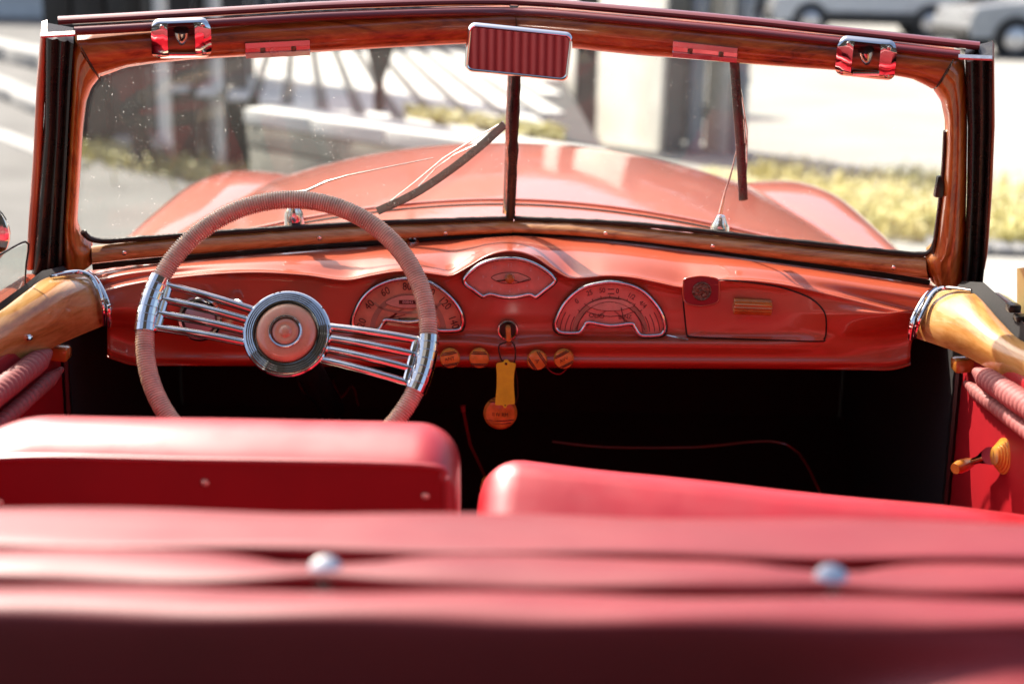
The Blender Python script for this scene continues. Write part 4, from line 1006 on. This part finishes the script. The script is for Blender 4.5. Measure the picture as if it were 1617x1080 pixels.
# gathered map pocket rolls under the caps
def roll(a, b, r, n, name, parent):
    a, b = V(a), V(b); d_ = (b - a).normalized(); u = V((0, 0, 1)); u = (u - d_ * u.dot(d_)).normalized(); s2 = d_.cross(u); rows = []; L = (b - a).length
    for i in range(n):
        for f_, k in ((.03, .72), (.25, 1), (.55, 1.03), (.8, .98), (.97, .72)):
            t = (i + f_) / n; en = min(1, 6 * min(t, 1 - t) + .35)
            rr2 = r * k * en * (1 + .05 * noise.noise(V((i * 1.3, 2, 5))))
            rows.append([a + d_ * L * t + (u * math.cos(q_) + s2 * math.sin(q_)) * rr2 for q_ in [j * 2 * math.pi / 14 for j in range(14)]])
    mb = MB(); mb.grid(rows, cu=True, capu=True); return mb.build(name, 'pleat', parent, 50)
roll(PX(-150, 735, -.668), PX(78, 556, -.684), .0165, 34, 'gathered_roll', dl); roll(PX(-150, 800, -.674), PX(98, 582, -.692), .0115, 34, 'gathered_roll', dl)
roll(PX(1770, 740, .668), PX(1540, 586, .684), .0165, 34, 'gathered_roll', dr); roll(PX(1770, 795, .674), PX(1524, 604, .692), .0115, 34, 'gathered_roll', dr)
# amber door pulls at the front of the rolls
for c_, par, mt in ((P(93, 557, 2.09), dl, 'dark_amber'), (P(1521, 575, 2.09), dr, 'dark_amber')):
    mb = MB(); mb.box(c_, (.032, .03, .022), Matrix.Rotation(R(6 if par is dl else -6), 3, 'Y'), .005); mb.build('door_pull', mt, par)
# window crank on the right door
cr_ = PX(1586, 720, .70); ck = part_root('window_crank', dr)
crk = part_root('window_crank', car); bpy.data.objects.remove(ck)
prof = []
for i in range(5): r0 = .026 - i * .003; prof += [(r0, i * .003), (r0, i * .003 + .002), (r0 - .002, i * .003 + .003)]
mb = MB(); mb.lathe(prof, cr_, (-1, -.1, .05), 28); mb.build('crank_boss', 'amber', crk)
e1 = P(1533, 730, 1.97); e2 = P(1508, 740, 1.95)
mb = MB(); mb.tube(resample([cr_ + V((-.02, 0, 0)), e1], 6), [.013, .011, .008, .006, .0055, .005], 14); mb.build('crank_arm', 'chrome', crk)
mb = MB(); mb.tube(resample([e1, e2], 5), [.007, .009, .010, .010, .008], 14); mb.build('crank_knob', 'dark_amber', crk)
# stitched welt at the door shut
for sd, par in ((-1, dl), (1, dr)):
    pts = [V((sd * .695, 2.13 - .02 * t, .90 - .55 * t)) for t in [k / 30 for k in range(31)]]
    mb = MB(); mb.tube(pts, [.006 + .0016 * (k % 2) for k in range(31)], 8); part(mb, 'door_welt', 'black_paint')

# ---- tub: floor, firewall, kick panels, scuttle
mb = MB(); mb.box((0, 1.5, .27), (1.50, 3.2, .04)); floor = part(mb, 'floor_pan', 'carpet')
mb = MB(); mb.box((0, 2.72, .42), (1.46, .46, .03), Matrix.Rotation(R(38), 3, 'X')); part(mb, 'toe_board', 'carpet')
for sd in (-1, 1):
    mb = MB(); mb.box((sd * .737, 2.49, .58), (.05, .94, .72)); part(mb, 'kick_panel', 'carpet')
# rubber mat with red piping on the toe board, pedals, gear lever
mt_ = [P(872, 697, 2.55), P(960, 706, 2.55), P(1100, 706, 2.55), P(1240, 700, 2.55), P(1296, 780, 2.42), P(1310, 830, 2.35)]
mb = MB(); mb.tube(resample(spline(mt_, 4), 40), .0025, 8); part(mb, 'mat_piping', 'rail_paint')
for x in (-.47, -.34, -.20):
    mb = MB(); mb.box((x, 2.60, .52), (.055, .014, .075), Matrix.Rotation(R(-35), 3, 'X'), .006); pd = part(mb, 'pedal', 'rubber')
    mb = MB(); mb.tube([(x, 2.61, .50), (x, 2.66, .44), (x, 2.70, .36)], .008, 8); mb.build('pedal_arm', 'black_paint', pd)
mb = MB(); mb.tube([P(731, 640, 2.3), P(732, 650, 2.3)], .0045, 8); mb.tube([P(732, 650, 2.3), P(742, 700, 2.34), P(770, 760, 2.42)], .003, 8); part(mb, 'choke_lever', 'rail_paint')
mb = MB(); mb.box((0, 2.2, .36), (.22, 1.3, .16), None, .05, 4); part(mb, 'tunnel', 'carpet')
mb = MB(); mb.tube(spline([V((.0, 2.30, .44)), V((-.01, 2.26, .56)), V((-.03, 2.22, .64))], 6), .007, 10); gl_ = part(mb, 'gear_lever', 'worn_chrome')
mb = MB(); mb.lathe([(0, -.02), (.014, -.015), (.020, 0), (.016, .014), (0, .02)], (-.03, 2.22, .655), (0, -.3, 1), 16); mb.build('lever_knob', 'dark_amber', gl_)
# red wire loop under the dash
mb = MB(); mb.tube(spline([P(862, 578, 2.24), P(872, 588, 2.235), P(886, 590, 2.235), P(898, 578, 2.24)], 5), .001, 6); part(mb, 'hanging_wire', 'panel_leather')
# under-dash wire mess on the driver side
for i in range(3):
    x = 470 + i * 28; mb = MB(); mb.tube(spline([P(x, 600, 2.5), P(x + 12, 622 + i * 3, 2.45), P(x + 30, 610, 2.5), P(x + 40, 640, 2.55)], 5), .0018, 6); part(mb, 'loose_wire', 'rail_paint')

# ---- bonnet, scuttle, fenders
def sm(a, b, x): t = min(1, max(0, (x - a) / (b - a))); return t * t * (3 - 2 * t)
def hood_z(x, y):
    t = (y - 2.45) / 1.25
    zc = 1.052 + .030 * math.sin(min(1, max(0, t)) * math.pi * .75) - .20 * max(0, t - .72) ** 2 * 4
    wd_ = .74 - .10 * min(1, max(0, t)); q = abs(x) / wd_
    return zc - (.105 + .03 * t) * q ** 2.0 - .05 * max(0, q - .75) ** 2 * 4
rows = []
for j in range(40):
    y = 2.47 + 1.45 * j / 39; wd_ = .80 - .16 * min(1, max(0, (y - 2.45) / 1.2))
    row = []
    for i in range(61):
        x = lerp(-wd_, wd_, i / 60); yy = y - .19 * (abs(x) / .70) * max(0, 1 - (y - 2.47) / .35)
        row.append(V((x, yy, hood_z(x, y) - .012 * math.exp(-((y - 2.60) / .012) ** 2 if False else -99))))
    rows.append(row)
mb = MB(); mb.grid(rows); part(mb, 'bonnet', 'paint', ang=80)
xs_ = [lerp(-.70, .70, i / 28) for i in range(29)]
mb = MB(); mb.prism([V((.70, 2.90, .25)), V((-.70, 2.90, .25))][::-1] + [V((x, 2.90, hood_z(x, 2.90) - .012)) for x in xs_][::-1], (0, .04, 0)); part(mb, 'firewall', 'carpet')
# panel gap between scuttle and bonnet
mb = MB(); mb.tube([V((x, 2.62 - .16 * (abs(x) / .7) ** 1.5, hood_z(x, 2.62) + .0006)) for x in [lerp(-.68, .68, i / 50) for i in range(51)]], .0028, 6); part(mb, 'bonnet_gap', 'black_paint')
mb = MB(); mb.tube([V((x, 2.66 - .16 * (abs(x) / .7) ** 1.5, hood_z(x, 2.66) + .002)) for x in [lerp(-.66, .66, i / 50) for i in range(51)]], .006, 8, flat=.5); part(mb, 'bonnet_bead', 'paint')
def fender(sd):
    rows = []
    for j in range(36):
        y = 2.36 + 1.79 * j / 35
        ztop = table([(2.1, .915), (2.4, .935), (2.7, .955), (3.1, .980), (3.4, .988), (3.7, .955), (3.95, .86), (4.15, .62)], y)
        xc = table([(2.1, .74), (2.6, .74), (3.1, .715), (3.5, .695), (4.15, .68)], y); wv = table([(2.1, .10), (2.6, .115), (3.2, .16), (3.6, .18), (4.15, .10)], y)
        row = []
        for i in range(25):
            a = lerp(0, math.pi, i / 24); ca_ = math.cos(a)
            dk = .34 if ca_ < 0 else .07; x = xc - wv * ca_; z = ztop - dk * (1 - math.sin(a) ** .62)
            row.append(V((sd * x, y, z)))
        rows.append(row)
    mb = MB(); mb.grid(rows); return part(mb, 'front_fender', 'paint', ang=80)
fender(-1); fender(1)
for sd in (-1, 1):
    mb = MB(); mb.box((sd * .80, 2.35, .66), (.05, .60, .52), None, .02); part(mb, 'scuttle_side', 'paint')
    for y in (3.35, .35):
        mb = MB(); mb.lathe([(.02, -.09), (.25, -.09), (.33, -.06), (.33, .06), (.25, .09), (.02, .09)], (sd * .68, y, .33), (1, 0, 0), 28); part(mb, 'wheel', 'tyre')
mb = MB(); mb.box((0, 3.98, .62), (1.1, .18, .55), None, .06); part(mb, 'nose_panel', 'paint')

# ---- seats
def cushion(c, d, bev, rotx=0.0, roty=0.0, rotz=0.0, puff=.0, seed=0.0, name='seat_back', mat='leather', parent=None, wrinkle=.004):
    bm = bmesh.new(); bmesh.ops.create_cube(bm, size=1)
    for v in bm.verts: v.co = V((v.co.x * d[0], v.co.y * d[1], v.co.z * d[2]))
    bmesh.ops.bevel(bm, geom=bm.edges[:], offset=bev, segments=6, profile=.5, affect='EDGES')
    bmesh.ops.subdivide_edges(bm, edges=[e for e in bm.edges if e.calc_length() > .05], cuts=14, use_grid_fill=True)
    rot = Matrix.Rotation(rotz, 3, 'Z') @ Matrix.Rotation(roty, 3, 'Y') @ Matrix.Rotation(rotx, 3, 'X')
    for v in bm.verts:
        nn = noise.noise(V((v.co.x * 5 + seed, v.co.y * 9, v.co.z * 9))) * wrinkle
        pf = puff * max(0, 1 - (2 * v.co.x / d[0]) ** 2) * max(0, 1 - (2 * v.co.z / d[2]) ** 2) * (1 if v.co.y > 0 else -1) * (abs(v.co.y) / d[1] * 2)
        v.co = rot @ (v.co + v.normal * nn + V((0, pf, 0))) + V(c)
    bm.verts.index_update(); mb = MB(); mb.add([v.co.copy() for v in bm.verts], [tuple(v.index for v in f.verts) for f in bm.faces]); bm.free()
    return mb.build(name, mat, parent, 60)
ds = part_root('driver_seat', car); ds['label'] = 'driver seat with upright red leather back'
xr_ = P(722, 740, 1.46).x; xl_ = xr_ - .585
zt = P(400, 731, 1.424).z
secs = [(1.425, .58), (1.425, .80), (1.425, -.012), (1.428, -.002), (1.436, .0045), (1.452, .0125), (1.475, .0200), (1.500, .0210), (1.530, .014), (1.556, -.002), (1.572, -.028), (1.582, -.07), (1.575, .70), (1.57, .58)]
rows = []
for i in range(81):
    u = .5 - .5 * math.cos(math.pi * i / 80); x = lerp(xl_, xr_, u); dL, dR = x - xl_, xr_ - x
    dp = 0
    if dL < .13: dp += .13 - math.sqrt(max(0, .13 ** 2 - (.13 - dL) ** 2))
    if dR < .045: dp += .045 - math.sqrt(max(0, .045 ** 2 - (.045 - dR) ** 2))
    row = []
    for y_, z_ in secs:
        zz = z_ if z_ > .5 else zt + z_ - dp * (.98 if z_ > -.05 else .8)
        k = 1 - .10 * max(0, 1 - dR / .03) ** 2 - .10 * max(0, 1 - dL / .03) ** 2
        row.append(V((x, 1.50 + (y_ - 1.50) * k, min(zz, 9) + .003 * noise.noise(V((x * 7, y_ * 12, 2))))))
    rows.append(spline(row, 3))
mb = MB(); mb.grid(rows, capu=True); mb.build('backrest', 'leather', ds, 70)
cushion(((xl_ + xr_) / 2, 1.70, .50), (xr_ - xl_, .48, .16), .05, seed=4, name='seat_cushion', parent=ds)
# rear board with screws and a piped edge
pr = [V((xl_ + .012, 1.424, .62)), V((xl_ + .012, 1.424, zt - .085)), V((xl_ + .03, 1.424, zt - .035)), V((xl_ + .075, 1.424, zt - .008)), V((xl_ + .14, 1.424, zt)), V(((xl_ + xr_) / 2, 1.424, zt)), V((xr_ - .04, 1.424, zt - .001)), V((xr_ - .014, 1.424, zt - .016)), V((xr_ - .009, 1.424, zt - .05)), V((xr_ - .009, 1.424, .62))]
sp_ = spline(pr, 6); mb = MB(); mb.prism(sp_, (0, -.006, 0)); mb.build('rear_board', 'panel_leather', ds)
mb = MB(); mb.tube([p + V((0, -.004, .003)) for p in sp_], .0042, 8); mb.build('piping', 'leather', ds)
for x, y in ((324, 762), (672, 783), (0, 793)):
    mb = MB(); mb.lathe([(.0045, 0), (.0042, .002), (.002, .003), (0, .003)], P(x, y, 1.4178), (0, -1, 0), 14); mb.build('board_screw', 'worn_chrome', ds)
ps = part_root('passenger_seat', car); ps['label'] = 'passenger seat with its red back tipped forward'
pl_ = P(742, 770, 1.52)
cushion((.325, 1.560, .686), (.76, .13, .46), .05, rotx=R(-52), roty=R(4.0), rotz=R(-4), seed=9, puff=.012, name='backrest', parent=ps, wrinkle=.006)
cushion((.34, 1.72, .50), (.70, .48, .16), .05, seed=6, name='seat_cushion', parent=ps)

# ---- rear seat back and folded cover in the foreground
rs = part_root('rear_seat', car); rs['label'] = 'rear seat with a studded red padded top'
def sweep(rows_px, name, mat, x0=-420, x1=2040, n=120, per=5, mod=None):
    colsl = []
    for i in range(n):
        x = lerp(x0, x1, i / (n - 1)); pts = []
        for j, (py, Y) in enumerate(rows_px):
            dy, dY = mod(x, j) if mod else (0, 0)
            ro = (x - 808) * math.tan(R(ROLL)) * .75
            pts.append(P(x, py + 11 + dy + ro + 2.5 * math.sin(x * .011 + j) , Y + dY))
        colsl.append(spline(pts, per))
    mb = MB(); mb.grid(colsl); return mb.build(name, mat, rs, 80)
sweep([(905, 1.13), (835, 1.125), (806, 1.11), (803, 1.085), (812, 1.06), (832, 1.03), (850, 1.005), (862, .995), (880, .997)], 'top_roll', 'old_leather')
studs = (512, 1312, -290, 2110)
def pinch(x, j):
    p = max(math.exp(-abs((x - s) / 95.0) ** 1.4) for s in studs)
    if j in (0, 1): return (p * 34, 0)
    if j in (2, 3): return (p * 27, p * .016)
    if j in (5, 6): return (-p * 8, p * .010)
    return (p * 5, p * .012)
sweep([(902, 1.00), (884, .992), (868, .985), (869, .967), (880, .945), (902, .925), (918, .918), (934, .922)], 'studded_roll', 'old_leather', mod=pinch)
def lowslope(x, j):
    k = sm(1180, 1700, x) * .8 + max(0, (x - 1700) / 600)
    return (0, -k * {7: .03, 8: .12, 9: .2}.get(j, 0))
sweep([(950, .93), (934, .925), (926, .905), (930, .885), (944, .865), (962, .852), (990, .846), (1060, .846), (1140, .848), (1300, .85)], 'folded_cover', 'old_leather', mod=lowslope)
for x, y in ((513, 890), (1314, 903)):
    c_ = P(x, y + 10, .935); n_ = (V((0, -.65, .76))).normalized()
    mb = MB(); mb.lathe([(.0125, -.006), (.0125, -.002), (.0115, .0), (.007, .0018), (0, .0024)], c_, n_, 24); mb.build('stud', 'chrome', rs)
# pleated front of the rear backrest, seen in the mirror
rows = []
nz_ = 14
for j in range(nz_):
    t = j / (nz_ - 1); zz = lerp(1.015, .50, t); yy = 1.125 + .16 * t + .0; r_ = []
    for i in range(64 * 6 + 1):
        x = -.61 + .019 * i / 6; r_.append(V((x, yy + .0075 * abs(math.sin(math.pi * i / 6)) ** .6, zz)))
    rows.append(r_)
mb = MB(); mb.grid(rows); mb.build('pleated_back', 'old_leather', rs, 80)
mb = MB(); mb.box((0, 1.36, .44), (1.22, .46, .14), None, .04); mb.build('seat_cushion', 'old_leather', rs)
# body behind: sides and deck around the rear seat
for sd in (-1, 1):
    mb = MB(); mb.box((sd * .73, .45, .66), (.12, .92, .62), None, .03); part(mb, 'rear_quarter', 'paint')
mb = MB(); mb.box((0, .30, .70), (1.40, .9, .50), None, .05); part(mb, 'rear_deck', 'canvas')
print('script done', len(bpy.data.objects))
